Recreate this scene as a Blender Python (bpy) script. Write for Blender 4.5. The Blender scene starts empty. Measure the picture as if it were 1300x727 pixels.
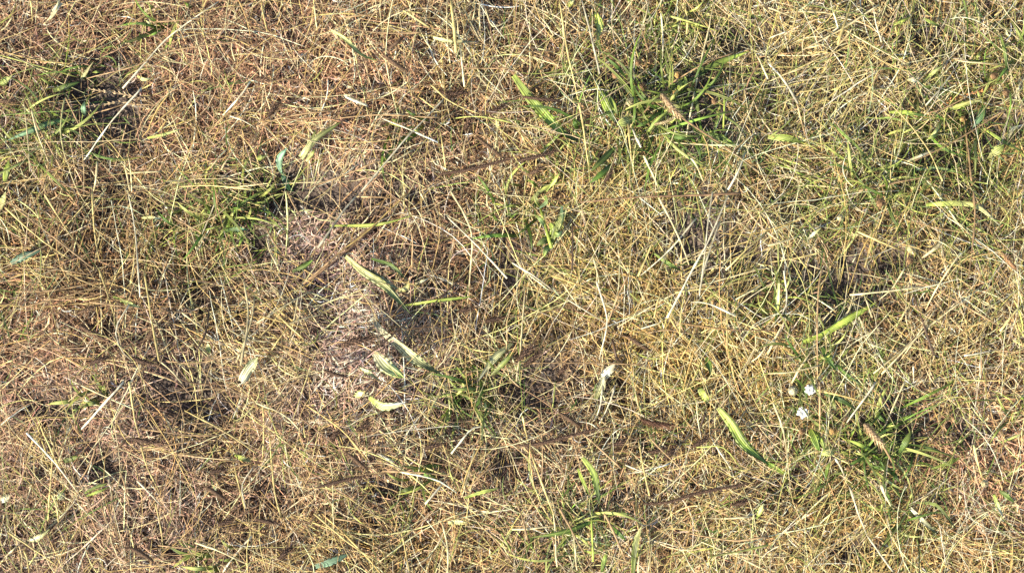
import bpy, math, random
import numpy as np
from mathutils import Vector

# ---------------------------------------------------------------- camera, sky, sun, exposure
scene = bpy.context.scene
col = scene.collection
H = 1.70                                  # camera height above the ground, metres
PXM = 0.001                               # one photo pixel is about a millimetre on the ground
cam_d = bpy.data.cameras.new('camera')
cam = bpy.data.objects.new('camera', cam_d); col.objects.link(cam)
cam.location = (0, 0, H); cam.rotation_euler = (0, 0, 0)
cam_d.sensor_width = 36; cam_d.lens = 36 * H / 1.30
cam_d.clip_start = 0.05; cam_d.clip_end = 200
scene.camera = cam

SUN_EL = math.radians(36)
sx, sy = -0.80, -0.60                     # the sun stands to the lower left, shadows fall to the upper right
world = bpy.data.worlds.new('World'); scene.world = world; world.use_nodes = True
nt = world.node_tree; nt.nodes.clear()
sky = nt.nodes.new('ShaderNodeTexSky'); sky.sky_type = 'NISHITA'; sky.sun_disc = False
sky.sun_elevation = SUN_EL; sky.sun_rotation = math.atan2(sx, sy)
bgn = nt.nodes.new('ShaderNodeBackground'); bgn.inputs['Strength'].default_value = 0.12
wo = nt.nodes.new('ShaderNodeOutputWorld')
nt.links.new(sky.outputs[0], bgn.inputs[0]); nt.links.new(bgn.outputs[0], wo.inputs[0])
sd = bpy.data.lights.new('sun', 'SUN'); sd.energy = 5.0; sd.angle = math.radians(0.5); sd.color = (1.0, 0.92, 0.75)
sun = bpy.data.objects.new('sun', sd); col.objects.link(sun)
sv = Vector((sx * math.cos(SUN_EL), sy * math.cos(SUN_EL), math.sin(SUN_EL)))
sun.rotation_euler = (-sv).to_track_quat('-Z', 'Y').to_euler(); sun.location = sv * 5
vs = scene.view_settings
vs.view_transform = 'Standard'; vs.look = 'None'; vs.gamma = 1; vs.use_curve_mapping = False
vs.exposure = 1.12

rng = np.random.default_rng(11)
random.seed(5)

# ---------------------------------------------------------------- small tools
def vnoise(x, y, cell, seed):
    r = np.random.default_rng(seed); g = r.random((256, 256))
    u = np.asarray(x) / cell + 91.3; v = np.asarray(y) / cell + 57.7
    i = np.floor(u).astype(int); j = np.floor(v).astype(int)
    fu = u - i; fv = v - j; fu = fu * fu * (3 - 2 * fu); fv = fv * fv * (3 - 2 * fv)
    a = g[i % 256, j % 256]; b = g[(i + 1) % 256, j % 256]; c = g[i % 256, (j + 1) % 256]; d = g[(i + 1) % 256, (j + 1) % 256]
    return (a * (1 - fu) + b * fu) * (1 - fv) + (c * (1 - fu) + d * fu) * fv

def to_px(x, y): return np.asarray(x) / PXM + 650, 363.5 - np.asarray(y) / PXM
def gauss(px, py, cx, cy, rx, ry): return np.exp(-(((px - cx) / rx) ** 2 + ((py - cy) / ry) ** 2))

# bare hollows where the dark soil shows: photo x, y, radii, strength
HOLLOWS = [(115,112,36,22,1), (150,150,30,28,.8), (355,236,34,22,1), (412,252,62,26,1), (455,262,30,12,.7), (95,120,22,12,.9), (690,488,40,30,.7),
  (240,505,48,26,1), (262,470,30,24,.5), (1050,364,36,26,1), (1075,345,26,14,.7), (880,300,50,40,.55), (940,330,44,26,.45), (890,275,26,22,.7),
  (870,128,38,30,.9), (1118,545,42,26,.9), (1155,545,22,22,.8), (905,165,40,30,.6), (780,110,36,20,.6), (62,512,26,14,.8), (140,585,24,12,.85), (500,618,24,14,.7),
  (230,700,20,12,.8), (635,585,26,14,.6), (655,335,30,40,.55), (600,505,22,14,.5), (1225,545,26,18,.7), (330,305,18,12,.6), (610,155,24,12,.6),
  (820,560,18,10,.8), (1260,160,26,16,.7), (1195,195,36,18,.6), (1180,45,26,14,.7), (160,245,40,16,.5), (205,260,36,14,.5), (545,360,22,12,.3),
  (1100,375,30,20,.4), (1000,265,26,14,.5), (500,245,36,14,.6), (270,380,26,18,.6), (150,420,36,12,.5), (1270,20,30,14,.6), (1110,155,22,14,.5), (700,690,30,20,.4),
  (1085,690,36,14,.6), (1010,620,26,18,.5), (425,550,26,12,.6), (345,620,20,12,.7), (780,490,18,26,.4), (1125,330,18,16,.7), (975,110,50,18,.35), (930,45,40,14,.5)]
def hollow(px, py):
    wx = (vnoise(px, py, 22., 31) - .5) * 26; wy = (vnoise(px, py, 22., 32) - .5) * 26
    d = np.zeros_like(np.asarray(px, float))
    for cx, cy, rx, ry, s in HOLLOWS: d = np.maximum(d, min(1, s * 1.1) * gauss(px + wx, py + wy, cx, cy, rx * 1.1, ry * 1.15))
    return d
SPARSE = [(450,110,95,55), (435,460,75,80), (410,330,60,60), (585,245,65,45), (80,455,75,42), (150,555,55,32), (700,580,65,32), (790,640,42,28), (1225,555,85,48), (150,130,50,40), (405,250,75,36), (240,500,55,32), (690,490,52,36),
  (1050,365,48,32), (550,335,65,42), (890,290,45,40), (60,40,70,35), (230,640,60,30), (520,590,60,30)]
def sparse(px, py):                       # places where few stems lie over the litter
    d = np.zeros_like(np.asarray(px, float)); wx = (vnoise(px, py, 30., 81) - .5) * 36; wy = (vnoise(px, py, 30., 82) - .5) * 36
    for cx, cy, rx, ry in SPARSE: d = np.maximum(d, gauss(px + wx, py + wy, cx, cy, rx, ry))
    return d
def soil_h(x, y):
    px, py = to_px(x, y)
    return (vnoise(x, y, .15, 1) - .5) * .042 + (vnoise(x, y, .055, 2) - .5) * .020 + (vnoise(x, y, .016, 3) - .5) * .005 - .017 * hollow(px, py)

def W3(px, py, z):                        # photo pixel + height above z=0 -> place on the ground plan
    k = (H - z) / H
    return ((px - 650) * PXM * k, (363.5 - py) * PXM * k, z)

def mesh_from(name, V, F, C=None, mat=None, smooth=False, UV=None):
    V = np.asarray(V, np.float32).reshape(-1, 3); F = np.asarray(F, np.int32)
    me = bpy.data.meshes.new(name); k = F.shape[1]; n = len(F)
    me.vertices.add(len(V)); me.vertices.foreach_set('co', V.ravel())
    me.loops.add(n * k); me.loops.foreach_set('vertex_index', F.ravel())
    me.polygons.add(n); me.polygons.foreach_set('loop_start', np.arange(0, n * k, k, dtype=np.int32))
    if smooth: me.polygons.foreach_set('use_smooth', np.ones(n, bool))
    me.update(calc_edges=True)
    if C is not None:
        C = np.asarray(C, np.float32).reshape(-1, 3); C4 = np.ones((len(V), 4), np.float32); C4[:, :3] = C
        a = me.color_attributes.new('Col', 'FLOAT_COLOR', 'POINT'); a.data.foreach_set('color', C4.ravel())
    if UV is not None:
        l = me.uv_layers.new(name='UVMap'); l.data.foreach_set('uv', np.asarray(UV, np.float32)[F.ravel()].ravel())
    if mat: me.materials.append(mat)
    return me
def link(name, me, parent=None, loc=None):
    o = bpy.data.objects.new(name, me); col.objects.link(o)
    if parent is not None: o.parent = parent
    if loc is not None: o.location = loc
    return o
def tag(o, label=None, cat=None, group=None, kind=None):
    if label: o['label'] = label
    if cat: o['category'] = cat
    if group: o['group'] = group
    if kind: o['kind'] = kind
    return o

# ---------------------------------------------------------------- materials
def plant_mat(name, rough, trans, noise_scale, spec=.4, stripes=False, amount=.45):
    m = bpy.data.materials.new(name); m.use_nodes = True; t = m.node_tree; N = t.nodes; L = t.links
    p = N['Principled BSDF']; out = N['Material Output']
    at = N.new('ShaderNodeAttribute'); at.attribute_name = 'Col'
    tc = N.new('ShaderNodeTexCoord'); no = N.new('ShaderNodeTexNoise'); no.inputs['Scale'].default_value = noise_scale; no.inputs['Detail'].default_value = 4
    L.new(tc.outputs['Object'], no.inputs['Vector'])
    mr = N.new('ShaderNodeMapRange'); mr.inputs[1].default_value = .3; mr.inputs[2].default_value = .7
    mr.inputs[3].default_value = 1 - amount; mr.inputs[4].default_value = 1 + amount * .6
    L.new(no.outputs['Fac'], mr.inputs[0])
    mx = N.new('ShaderNodeMix'); mx.data_type = 'RGBA'; mx.blend_type = 'MULTIPLY'; mx.inputs[0].default_value = 1
    L.new(at.outputs['Color'], mx.inputs[6]); L.new(mr.outputs[0], mx.inputs[7])
    cout = mx.outputs[2]
    if stripes:                           # parallel veins running the length of the blade
        uv = N.new('ShaderNodeUVMap'); wv = N.new('ShaderNodeTexWave'); wv.wave_type = 'BANDS'; wv.bands_direction = 'X'
        wv.inputs['Scale'].default_value = 1.6; wv.inputs['Distortion'].default_value = .6; wv.inputs['Detail'].default_value = 2
        L.new(uv.outputs[0], wv.inputs['Vector'])
        m2 = N.new('ShaderNodeMapRange'); m2.inputs[3].default_value = .45; m2.inputs[4].default_value = 1.3; L.new(wv.outputs['Fac'], m2.inputs[0])
        mx2 = N.new('ShaderNodeMix'); mx2.data_type = 'RGBA'; mx2.blend_type = 'MULTIPLY'; mx2.inputs[0].default_value = 1
        L.new(cout, mx2.inputs[6]); L.new(m2.outputs[0], mx2.inputs[7]); cout = mx2.outputs[2]
        bp = N.new('ShaderNodeBump'); bp.inputs['Strength'].default_value = .5; bp.inputs['Distance'].default_value = .0006
        L.new(wv.outputs['Fac'], bp.inputs['Height']); L.new(bp.outputs[0], p.inputs['Normal'])
    L.new(cout, p.inputs['Base Color']); p.inputs['Roughness'].default_value = rough; p.inputs['Specular IOR Level'].default_value = spec
    if trans:
        tr = N.new('ShaderNodeBsdfTranslucent'); ms = N.new('ShaderNodeMixShader'); ms.inputs[0].default_value = trans
        L.new(cout, tr.inputs[0]); L.new(p.outputs[0], ms.inputs[1]); L.new(tr.outputs[0], ms.inputs[2]); L.new(ms.outputs[0], out.inputs[0])
    return m
M_straw = plant_mat('dry_straw', .55, .15, 120, .3, amount=.55)
M_litter = plant_mat('dead_grass_litter', .7, .25, 220, .2)
M_leaf = plant_mat('leaf_blade', .45, .25, 90, .45, stripes=True, amount=.35)
M_green = plant_mat('green_blade', .42, .28, 120, .5)
M_head = plant_mat('seed_head', .75, .05, 400, .2, amount=.5)
M_white = plant_mat('white_petals', .6, .4, 300, .3, amount=.04)

ms = bpy.data.materials.new('bare_soil'); ms.use_nodes = True; t = ms.node_tree; N = t.nodes; L = t.links
p = N['Principled BSDF']; p.inputs['Roughness'].default_value = .95; p.inputs['Specular IOR Level'].default_value = .15
tc = N.new('ShaderNodeTexCoord')
n1 = N.new('ShaderNodeTexNoise'); n1.inputs['Scale'].default_value = 14; n1.inputs['Detail'].default_value = 9; n1.inputs['Roughness'].default_value = .7
n2 = N.new('ShaderNodeTexNoise'); n2.inputs['Scale'].default_value = 260; n2.inputs['Detail'].default_value = 6
vo = N.new('ShaderNodeTexVoronoi'); vo.inputs['Scale'].default_value = 210
for n in (n1, n2, vo): L.new(tc.outputs['Object'], n.inputs['Vector'])
cr = N.new('ShaderNodeValToRGB'); e = cr.color_ramp.elements
e[0].position = .3; e[0].color = (.045, .033, .027, 1); e[1].position = .72; e[1].color = (.24, .185, .145, 1)
md = e.new(.5); md.color = (.098, .074, .061, 1)
ad = N.new('ShaderNodeMath'); ad.operation = 'MULTIPLY_ADD'; ad.inputs[1].default_value = .6
L.new(n2.outputs['Fac'], ad.inputs[0]); 
ml = N.new('ShaderNodeMath'); ml.operation = 'MULTIPLY'; ml.inputs[1].default_value = .42; L.new(n1.outputs['Fac'], ml.inputs[0]); L.new(ml.outputs[0], ad.inputs[2])
L.new(ad.outputs[0], cr.inputs[0]); ln_ = N.new('ShaderNodeVectorMath'); ln_.operation = 'LENGTH'; L.new(tc.outputs['Object'], ln_.inputs[0])
fr = N.new('ShaderNodeMapRange'); fr.inputs[1].default_value = 1.1; fr.inputs[2].default_value = 1.9; fr.inputs[4].default_value = .8; L.new(ln_.outputs['Value'], fr.inputs[0])
c2_ = N.new('ShaderNodeValToRGB'); c2_.color_ramp.elements[0].position = .35; c2_.color_ramp.elements[0].color = (.10, .075, .045, 1); c2_.color_ramp.elements[1].position = .65; c2_.color_ramp.elements[1].color = (.46, .35, .19, 1)
L.new(n2.outputs['Fac'], c2_.inputs[0])              # far off, the dry grass is too fine to tell apart
fm = N.new('ShaderNodeMix'); fm.data_type = 'RGBA'; L.new(fr.outputs[0], fm.inputs[0]); L.new(cr.outputs[0], fm.inputs[6]); L.new(c2_.outputs[0], fm.inputs[7])
L.new(fm.outputs[2], p.inputs['Base Color'])
b1 = N.new('ShaderNodeBump'); b1.inputs['Strength'].default_value = .8; b1.inputs['Distance'].default_value = .007
L.new(vo.outputs['Distance'], b1.inputs['Height'])
b2 = N.new('ShaderNodeBump'); b2.inputs['Strength'].default_value = .9; b2.inputs['Distance'].default_value = .004
L.new(n2.outputs['Fac'], b2.inputs['Height']); L.new(b1.outputs[0], b2.inputs['Normal']); L.new(b2.outputs[0], p.inputs['Normal'])

# ---------------------------------------------------------------- the soil: one sheet, fine in the middle, running out to the distance
def axis(a, step, far):
    c = list(np.arange(-a, a + 1e-6, step)); v = a; s = step; ext = []
    while v < far: s *= 1.35; v += s; ext.append(v)
    return np.array([-q for q in reversed(ext)] + c + ext)
ax = axis(1.15, .0075, 60); ay = axis(.85, .0075, 60)
X, Y = np.meshgrid(ax, ay, indexing='ij')
Z = soil_h(X, Y)
Vg = np.stack([X, Y, Z], -1).reshape(-1, 3)
nx, ny = len(ax), len(ay)
I = (np.arange(nx - 1)[:, None] * ny + np.arange(ny - 1)[None, :]).ravel()
ground = link('ground', mesh_from('ground', Vg, np.stack([I, I + ny, I + ny + 1, I + 1], 1), None, ms, True))
tag(ground, kind='structure', label='dark grey brown soil showing in hollows between dry grass')

# ---------------------------------------------------------------- colour of the dead grass over the ground (photo x, y, radii, linear colour)
TINT = [(450,110,110,70,(.66,.42,.24)), (450,450,100,95,(.76,.57,.44)), (410,330,60,50,(.62,.46,.36)), (80,60,120,60,(.47,.31,.18)), (260,90,90,80,(.45,.28,.16)), (80,460,120,70,(.62,.40,.24)),
  (150,340,150,80,(.45,.29,.13)), (560,330,90,60,(.48,.32,.20)), (590,220,90,60,(.58,.41,.26)), (880,480,110,70,(.62,.46,.19)), (350,440,60,60,(.58,.42,.18)),
  (760,330,110,90,(.50,.38,.17)), (1000,90,160,80,(.55,.45,.26)), (720,60,110,70,(.46,.34,.20)), (1200,260,110,80,(.47,.37,.18)), (1200,410,120,70,(.46,.34,.20)),
  (1080,680,90,60,(.58,.43,.18)), (1230,580,90,70,(.60,.40,.28)), (130,620,150,90,(.56,.40,.26)), (450,580,100,80,(.58,.40,.22)), (700,580,130,80,(.56,.40,.27)),
  (900,690,130,60,(.56,.41,.25)), (450,690,100,40,(.54,.38,.16)), (200,480,60,50,(.42,.31,.22)), (1090,440,80,50,(.46,.36,.20)), (950,600,90,70,(.54,.40,.24)),
  (700,490,60,40,(.40,.32,.24)), (930,310,70,50,(.42,.34,.22))]
def tint(px, py):
    w0 = .08; s = np.full(np.shape(px) + (3,), 0.0) + np.array((.48,.35,.19)) * w0; wt = np.full(np.shape(px), w0)
    for cx, cy, rx, ry, c in TINT:
        g = gauss(px, py, cx, cy, rx, ry); s += g[..., None] * np.array(c); wt = wt + g
    rx_ = np.clip((px - 380 + (vnoise(px, py, 90., 44) - .5) * 220) / 340, 0, 1)[..., None]
    return s / wt[..., None] * (np.array((1.12, 1.01, 1.06)) * (1 - rx_) + np.array((1.18, 1.03, .84)) * rx_)
GREENZ = [(50,165,70,55,.75), (100,100,50,24,.6), (290,265,70,45,.9), (330,300,60,28,.6), (835,150,120,80,.9), (700,170,60,40,.35), (1190,200,120,80,.85), (1110,240,90,60,.8), (1270,90,50,70,.6),
  (1020,400,60,60,.6), (1105,560,90,60,.95), (720,660,70,45,.5), (600,490,50,32,.7), (900,660,70,40,.25), (10,330,40,60,.45), (740,330,90,60,.35), (690,280,50,40,.6),
  (920,430,80,60,.35), (1040,450,80,60,.5), (970,140,100,90,.55), (1130,660,60,40,.4), (660,370,40,40,.6), (830,30,100,40,.45), (1120,30,120,40,.3), (60,640,60,40,.25), (840,520,60,30,.3), (1230,340,90,60,.4),
  (430,560,50,30,.25), (430,420,40,20,.1), (1290,680,60,60,.35), (500,630,40,20,.3), (270,600,40,20,.1)]
def greenness(px, py):
    d = np.zeros_like(np.asarray(px, float))
    wx = (vnoise(px, py, 40., 61) - .5) * 60; wy = (vnoise(px, py, 40., 62) - .5) * 60
    for cx, cy, rx, ry, s in GREENZ: d = np.maximum(d, s * gauss(px + wx, py + wy, cx, cy, rx * 1.25, ry * 1.25))
    d = np.maximum(d, .10 * np.clip((np.asarray(px) - 560) / 300, 0, 1) * vnoise(px, py, 70., 63))
    return d

# ---------------------------------------------------------------- ribbons and tubes by the thousand
def strands(n, x, y, ang, length, width, bend, z, pitch, C, segs=3, roll=None, sides=0, taper=.35, kink=0, arch=0):
    s = np.linspace(-.5, .5, segs + 1)[None, :]
    a = ang[:, None] + bend[:, None] * s * 2
    if kink: a = a + rng.normal(0, kink, (n, segs + 1)) 
    st = length[:, None] / segs
    dx = np.cos(a) * st; dy = np.sin(a) * st
    px = np.cumsum(dx, 1); py = np.cumsum(dy, 1)
    px += x[:, None] - px.mean(1, keepdims=True); py += y[:, None] - py.mean(1, keepdims=True)
    pz = z[:, None] + np.sin(pitch)[:, None] * s * length[:, None] + (arch[:, None] * (.25 - s * s) * 4 if not np.isscalar(arch) else 0)
    wv = width[:, None] * .5 * (1 - (1 - taper) * np.abs(s * 2) ** 2)
    tx, ty = np.cos(a), np.sin(a)
    P = np.stack([px, py, pz], -1)
    side = np.stack([-ty, tx, np.zeros_like(tx)], -1); up = np.array([0, 0, 1.0])
    if not sides:
        r = roll[:, None] + rng.normal(0, .25, (n, 1)) * s * 2
        d = side * np.cos(r)[..., None] + up * np.sin(r)[..., None]
        V = np.stack([P - d * wv[..., None], P + d * wv[..., None]], 2); k = 2
    else:
        k = sides; ring = []
        for q in range(k):
            th = 2 * math.pi * q / k + .5
            ring.append(P + (side * math.cos(th) + up * math.sin(th)) * wv[..., None])
        V = np.stack(ring, 2)
    V = V.reshape(n, (segs + 1) * k, 3)
    f = []
    for i in range(segs):
        if k == 2: f.append([i * 2, i * 2 + 1, i * 2 + 3, i * 2 + 2])
        else:
            for q in range(k): f.append([i * k + q, i * k + (q + 1) % k, (i + 1) * k + (q + 1) % k, (i + 1) * k + q])
    F = (np.arange(n)[:, None, None] * (segs + 1) * k + np.array(f)[None]).reshape(-1, 4)
    Cc = np.repeat(C[:, None, :], (segs + 1) * k, 1)
    return V.reshape(-1, 3), F, Cc.reshape(-1, 3)
def merge(parts):
    Vs, Fs, Cs, o = [], [], [], 0
    for V, F, C in parts: Vs.append(V); Fs.append(F + o); Cs.append(C); o += len(V)
    return np.concatenate(Vs), np.concatenate(Fs), np.concatenate(Cs)
def scatter(n_in, n_out, n_far, keep):
    xs, ys = [], []
    for n, a, b in ((n_in, .72, .44), (n_out, 1.1, .8), (n_far, 2.6, 2.2)):
        x = rng.uniform(-a, a, n); y = rng.uniform(-b, b, n)
        if n == n_out: k = (np.abs(x) > .72) | (np.abs(y) > .44); x, y = x[k], y[k]
        if n == n_far: k = (np.abs(x) > 1.1) | (np.abs(y) > .8); x, y = x[k], y[k]
        xs.append(x); ys.append(y)
    x = np.concatenate(xs); y = np.concatenate(ys); px, py = to_px(x, y)
    k = rng.random(len(x)) < keep(px, py)
    return x[k], y[k], px[k], py[k]
def jitter(C, v, h=.05):
    n = len(C); return np.clip(C * np.exp(rng.normal(0, v, (n, 1))) * np.exp(rng.normal(0, h, (n, 3))), .012, .86)
far = lambda px, py: np.maximum(np.abs(px - 650) / 1100, np.abs(py - 363) / 800)

# crumbs: short broken bits of dead blade
x, y, px, py = scatter(125000, 118000, 60000, lambda px, py: np.clip(1.0 - np.minimum(1.8 * hollow(px, py), .84) - .35 * greenness(px, py), .03, 1))
n = len(x); big = np.where(far(px, py) > 1, 3.0, np.where((np.abs(px - 650) > 720) | (np.abs(py - 363) > 440), 1.45, 1.0))
C = tint(px, py); br = rng.random(n)
C = np.where((br < .15)[:, None], C * .5 + np.array((.82,.73,.55)) * .5, np.where((br > .62)[:, None], C * .5, C))
gk = rng.random(n) < greenness(px, py) * .2
C = np.where(gk[:, None], np.array((.27,.28,.08)), C)
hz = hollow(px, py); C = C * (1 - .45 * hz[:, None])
L_ = rng.gamma(3.2, .0030, n) * big + .003
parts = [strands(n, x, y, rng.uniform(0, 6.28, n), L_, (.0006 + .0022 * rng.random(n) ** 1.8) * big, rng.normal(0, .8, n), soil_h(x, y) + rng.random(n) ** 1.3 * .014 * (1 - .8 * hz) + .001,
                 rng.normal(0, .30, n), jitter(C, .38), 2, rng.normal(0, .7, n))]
# fibres: thin curly threads
x, y, px, py = scatter(17000, 9000, 3000, lambda px, py: np.clip(1.0 - np.minimum(1.5 * hollow(px, py), .85), .05, 1))
n = len(x); hz = hollow(px, py); C = tint(px, py); br = rng.random(n)
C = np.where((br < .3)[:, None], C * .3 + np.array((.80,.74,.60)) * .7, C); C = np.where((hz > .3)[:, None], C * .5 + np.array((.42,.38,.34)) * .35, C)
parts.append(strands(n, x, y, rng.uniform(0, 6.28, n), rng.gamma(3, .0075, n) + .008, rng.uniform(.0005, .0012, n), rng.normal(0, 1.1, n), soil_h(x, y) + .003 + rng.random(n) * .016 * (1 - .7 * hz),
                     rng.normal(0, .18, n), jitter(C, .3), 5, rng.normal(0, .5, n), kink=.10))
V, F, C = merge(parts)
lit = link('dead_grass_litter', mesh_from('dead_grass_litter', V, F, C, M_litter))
tag(lit, 'tan and brown crumbs of dead grass covering the whole ground', 'litter', kind='stuff')

# thatch: thin dry stems criss-crossing, with combed bundles (photo x0, y0, x1, y1, spread, count, tone)
TONES = {'W': (.80,.71,.49), 'P': (.76,.63,.34), 'Y': (.72,.56,.22), 'G': (.62,.43,.15), 'O': (.44,.285,.14), 'B': (.25,.15,.08), 'D': (.105,.066,.042),
         'g': (.42,.44,.12), 'e': (.115,.195,.030), 't': (.17,.27,.17), 'y': (.76,.72,.30), 'l': (.42,.50,.09), 'o': (.18,.21,.05)}
BUNDLES = [(10,258,125,352,34,46,'YO'), (15,345,135,352,22,34,'OY'), (20,372,180,380,20,24,'OB'), (0,430,150,440,24,28,'OG'), (385,355,500,262,14,22,'OB'), (325,370,400,440,40,70,'YGP'),
  (330,420,390,470,40,50,'YG'), (430,25,560,40,20,24,'OY'), (340,150,560,140,18,26,'OP'), (180,545,280,552,26,44,'OYB'), (235,520,325,575,22,36,'YO'), (400,655,500,720,26,46,'YGO'),
  (880,430,900,520,70,90,'YPG'), (820,400,930,500,60,90,'YPG'), (860,380,960,330,24,30,'PY'), (900,240,860,380,18,14,'PY'), (690,350,770,400,30,36,'YO'), (700,250,760,400,44,40,'YPO'),
  (755,535,768,490,12,16,'WP'), (300,535,315,490,10,14,'WP'), (1000,40,1080,10,40,50,'WPY'), (1000,120,1090,50,50,70,'WPY'), (975,200,1050,240,20,36,'lgP'), (1160,130,1220,60,34,40,'WPY'),
  (1060,690,1110,640,44,60,'YGP'), (860,700,960,660,40,46,'YPg'), (820,60,880,20,40,40,'Pgo'), (560,20,640,110,34,50,'YPW'), (640,30,740,80,40,44,'POB'), (1140,440,1260,380,50,56,'POG'),
  (1000,470,1060,400,30,34,'PW'), (40,130,90,215,34,40,'OPg'), (190,160,230,130,26,30,'GYO'), (250,215,330,245,26,30,'YgP'), (30,700,110,640,34,40,'YPW'), (40,560,110,640,30,34,'PO'),
  (500,560,620,600,44,50,'OPY'), (560,660,660,700,36,44,'OPY'), (720,560,830,555,30,36,'OBP'), (830,640,960,610,24,30,'OY'), (1180,520,1230,570,30,34,'OB'), (1190,690,1300,685,18,22,'YW'),
  (640,100,660,250,40,36,'PYO'), (450,560,520,540,30,34,'PO'), (600,420,660,480,30,34,'PYO'), (240,330,280,470,40,40,'YPW'), (170,240,190,440,50,46,'YPO'), (1150,240,1260,300,40,40,'gPO'),
  (960,250,1040,330,36,34,'PYg'), (1240,420,1300,480,34,30,'YgP'), (1000,560,1060,620,30,30,'YOg'), (660,520,720,600,30,30,'PO')]
parts = []
x, y, px, py = scatter(4200, 4100, 2200, lambda px, py: np.clip((1.0 - np.minimum(1.5 * hollow(px, py), .9)) * (1 - .7 * sparse(px, py)), .03, 1))
n = len(x); C = tint(px, py); pick = rng.random(n)
C = np.where((pick < .28)[:, None], np.array(TONES['P']), np.where((pick < .40)[:, None], np.array(TONES['W']), np.where((pick > .72)[:, None], np.array(TONES['O']), C * 1.1)))
gk = rng.random(n) < greenness(px, py) * .4
C = np.where(gk[:, None], np.array(TONES['g']) * .85, C)
parts.append(strands(n, x, y, rng.uniform(0, 6.28, n), rng.gamma(4, .013, n) + .02, rng.uniform(.0008, .0019, n), rng.normal(0, .30, n), soil_h(x, y) + .006 + rng.random(n) * .018, rng.normal(0, .10, n), jitter(C, .22), 6, sides=3, kink=.05))
# long fine wisps laid over in drifts
x, y, px, py = scatter(5600, 7500, 2600, lambda px, py: np.clip((1.0 - .85 * hollow(px, py)) * (1 - .88 * sparse(px, py)), .03, 1))
n = len(x); rx_ = np.clip((px - 330 + rng.normal(0, 160, n)) / 420, 0, 1); pick = rng.random(n)
lt = np.array([TONES['O'], TONES['O'], TONES['G'], TONES['Y'], TONES['B'], TONES['P']]); rt = np.array([TONES['P'], TONES['Y'], TONES['P'], TONES['G'], TONES['W'], (.36, .34, .10)])
C = np.where((rng.random(n) < rx_)[:, None], rt[rng.integers(0, 6, n)], lt[rng.integers(0, 6, n)]) * .9
gk = rng.random(n) < greenness(px, py) * .42
C = np.where(gk[:, None], np.array((.25, .30, .07)), C)
an = vnoise(px, py, 120., 71) * 6.5 + rng.normal(0, .75, n)
up_ = rng.random(n) < .18 + .22 * rx_; an = np.where(up_, 1.35 + rng.normal(0, .38, n), an)
parts.append(strands(n, x, y, an, rng.gamma(5, .017, n) + .02, rng.uniform(.0005, .0013, n), rng.normal(0, .34, n), soil_h(x, y) + .012 + rng.random(n) * .028, rng.normal(0, .07, n), jitter(C, .25), 8, sides=3, kink=.05, taper=.45))
for x0, y0, x1, y1, sp, cnt, tone in BUNDLES:
    n = max(6, int(cnt * .55)); t_ = rng.uniform(.1, .9, n); off = rng.normal(0, sp * .85, n); d = math.hypot(x1 - x0, y1 - y0); a = math.atan2(-(y1 - y0), x1 - x0)
    px = x0 + (x1 - x0) * t_ - (y1 - y0) / d * off; py = y0 + (y1 - y0) * t_ + (x1 - x0) / d * off
    x = (px - 650) * PXM; y = (363.5 - py) * PXM
    C = np.array([TONES[tone[q]] for q in rng.integers(0, len(tone), n)])
    parts.append(strands(n, x, y, a + rng.normal(0, .27, n), d * PXM * rng.uniform(.25, 1.0, n), rng.uniform(.0009, .0022, n), rng.normal(0, .26, n), soil_h(x, y) + .008 + rng.random(n) * .020, rng.normal(0, .08, n), jitter(C, .18), 7, sides=4, kink=.03))
V, F, C = merge(parts)
th = link('dry_grass_thatch', mesh_from('dry_grass_thatch', V, F, C, M_straw))
tag(th, 'thin dry grass stems matted criss cross over the litter', 'dry grass', kind='stuff')

# short living grass between the dead stems
x, y, px, py = scatter(25000, 7000, 2500, lambda px, py: np.clip(greenness(px, py) * .42 + .015 + (far(px, py) > .7) * .25 * vnoise(px, py, 130, 9), 0, 1))
n = len(x); pick = rng.random(n)
C = np.where((pick < .42)[:, None], np.array((.15,.22,.045)), np.where((pick < .8)[:, None], np.array((.33,.35,.085)), np.array((.08,.15,.03))))
V, F, C = strands(n, x, y, rng.uniform(0, 6.28, n), rng.gamma(3, .011, n) + .010, rng.uniform(.0007, .0019, n), rng.normal(0, .5, n), soil_h(x, y) + .006 + rng.random(n) * .024, rng.normal(0, .28, n), jitter(C, .25), 4, rng.normal(0, .5, n), taper=.2)
gg = link('short_green_grass', mesh_from('short_green_grass', V, F, C, M_green))
tag(gg, 'short thin green grass growing through the dry thatch', 'grass', kind='stuff')

# ---------------------------------------------------------------- single pieces
def smooth_path(pts, n):
    P = np.array(pts, float)
    if len(P) == 2: return P[0] + (P[1] - P[0]) * np.linspace(0, 1, n)[:, None]
    Q = np.vstack([2 * P[0] - P[1], P, 2 * P[-1] - P[-2]])
    seg = np.linalg.norm(np.diff(P, axis=0), axis=1); cum = np.concatenate([[0], np.cumsum(seg)]); out = []
    for s in np.linspace(0, cum[-1], n):
        i = min(np.searchsorted(cum, s, 'right') - 1, len(seg) - 1); t = (s - cum[i]) / seg[i]
        p0, p1, p2, p3 = Q[i:i + 4]
        out.append(.5 * (2 * p1 + (p2 - p0) * t + (2 * p0 - 5 * p1 + 4 * p2 - p3) * t * t + (3 * p1 - p0 - 3 * p2 + p3) * t ** 3))
    return np.array(out)
def ground_z(px, py): return float(soil_h((px - 650) * PXM, (363.5 - py) * PXM))
def world_path(P2, z):
    k = (H - z) / H
    return np.stack([(P2[:, 0] - 650) * PXM * k, (363.5 - P2[:, 1]) * PXM * k, z], 1)
def frame(P):
    T = np.gradient(P, axis=0); T /= np.linalg.norm(T, axis=1)[:, None] + 1e-9
    S = np.cross(np.array([0, 0, 1.0]), T); S /= np.linalg.norm(S, axis=1)[:, None] + 1e-9
    return T, S, np.cross(T, S)
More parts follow.
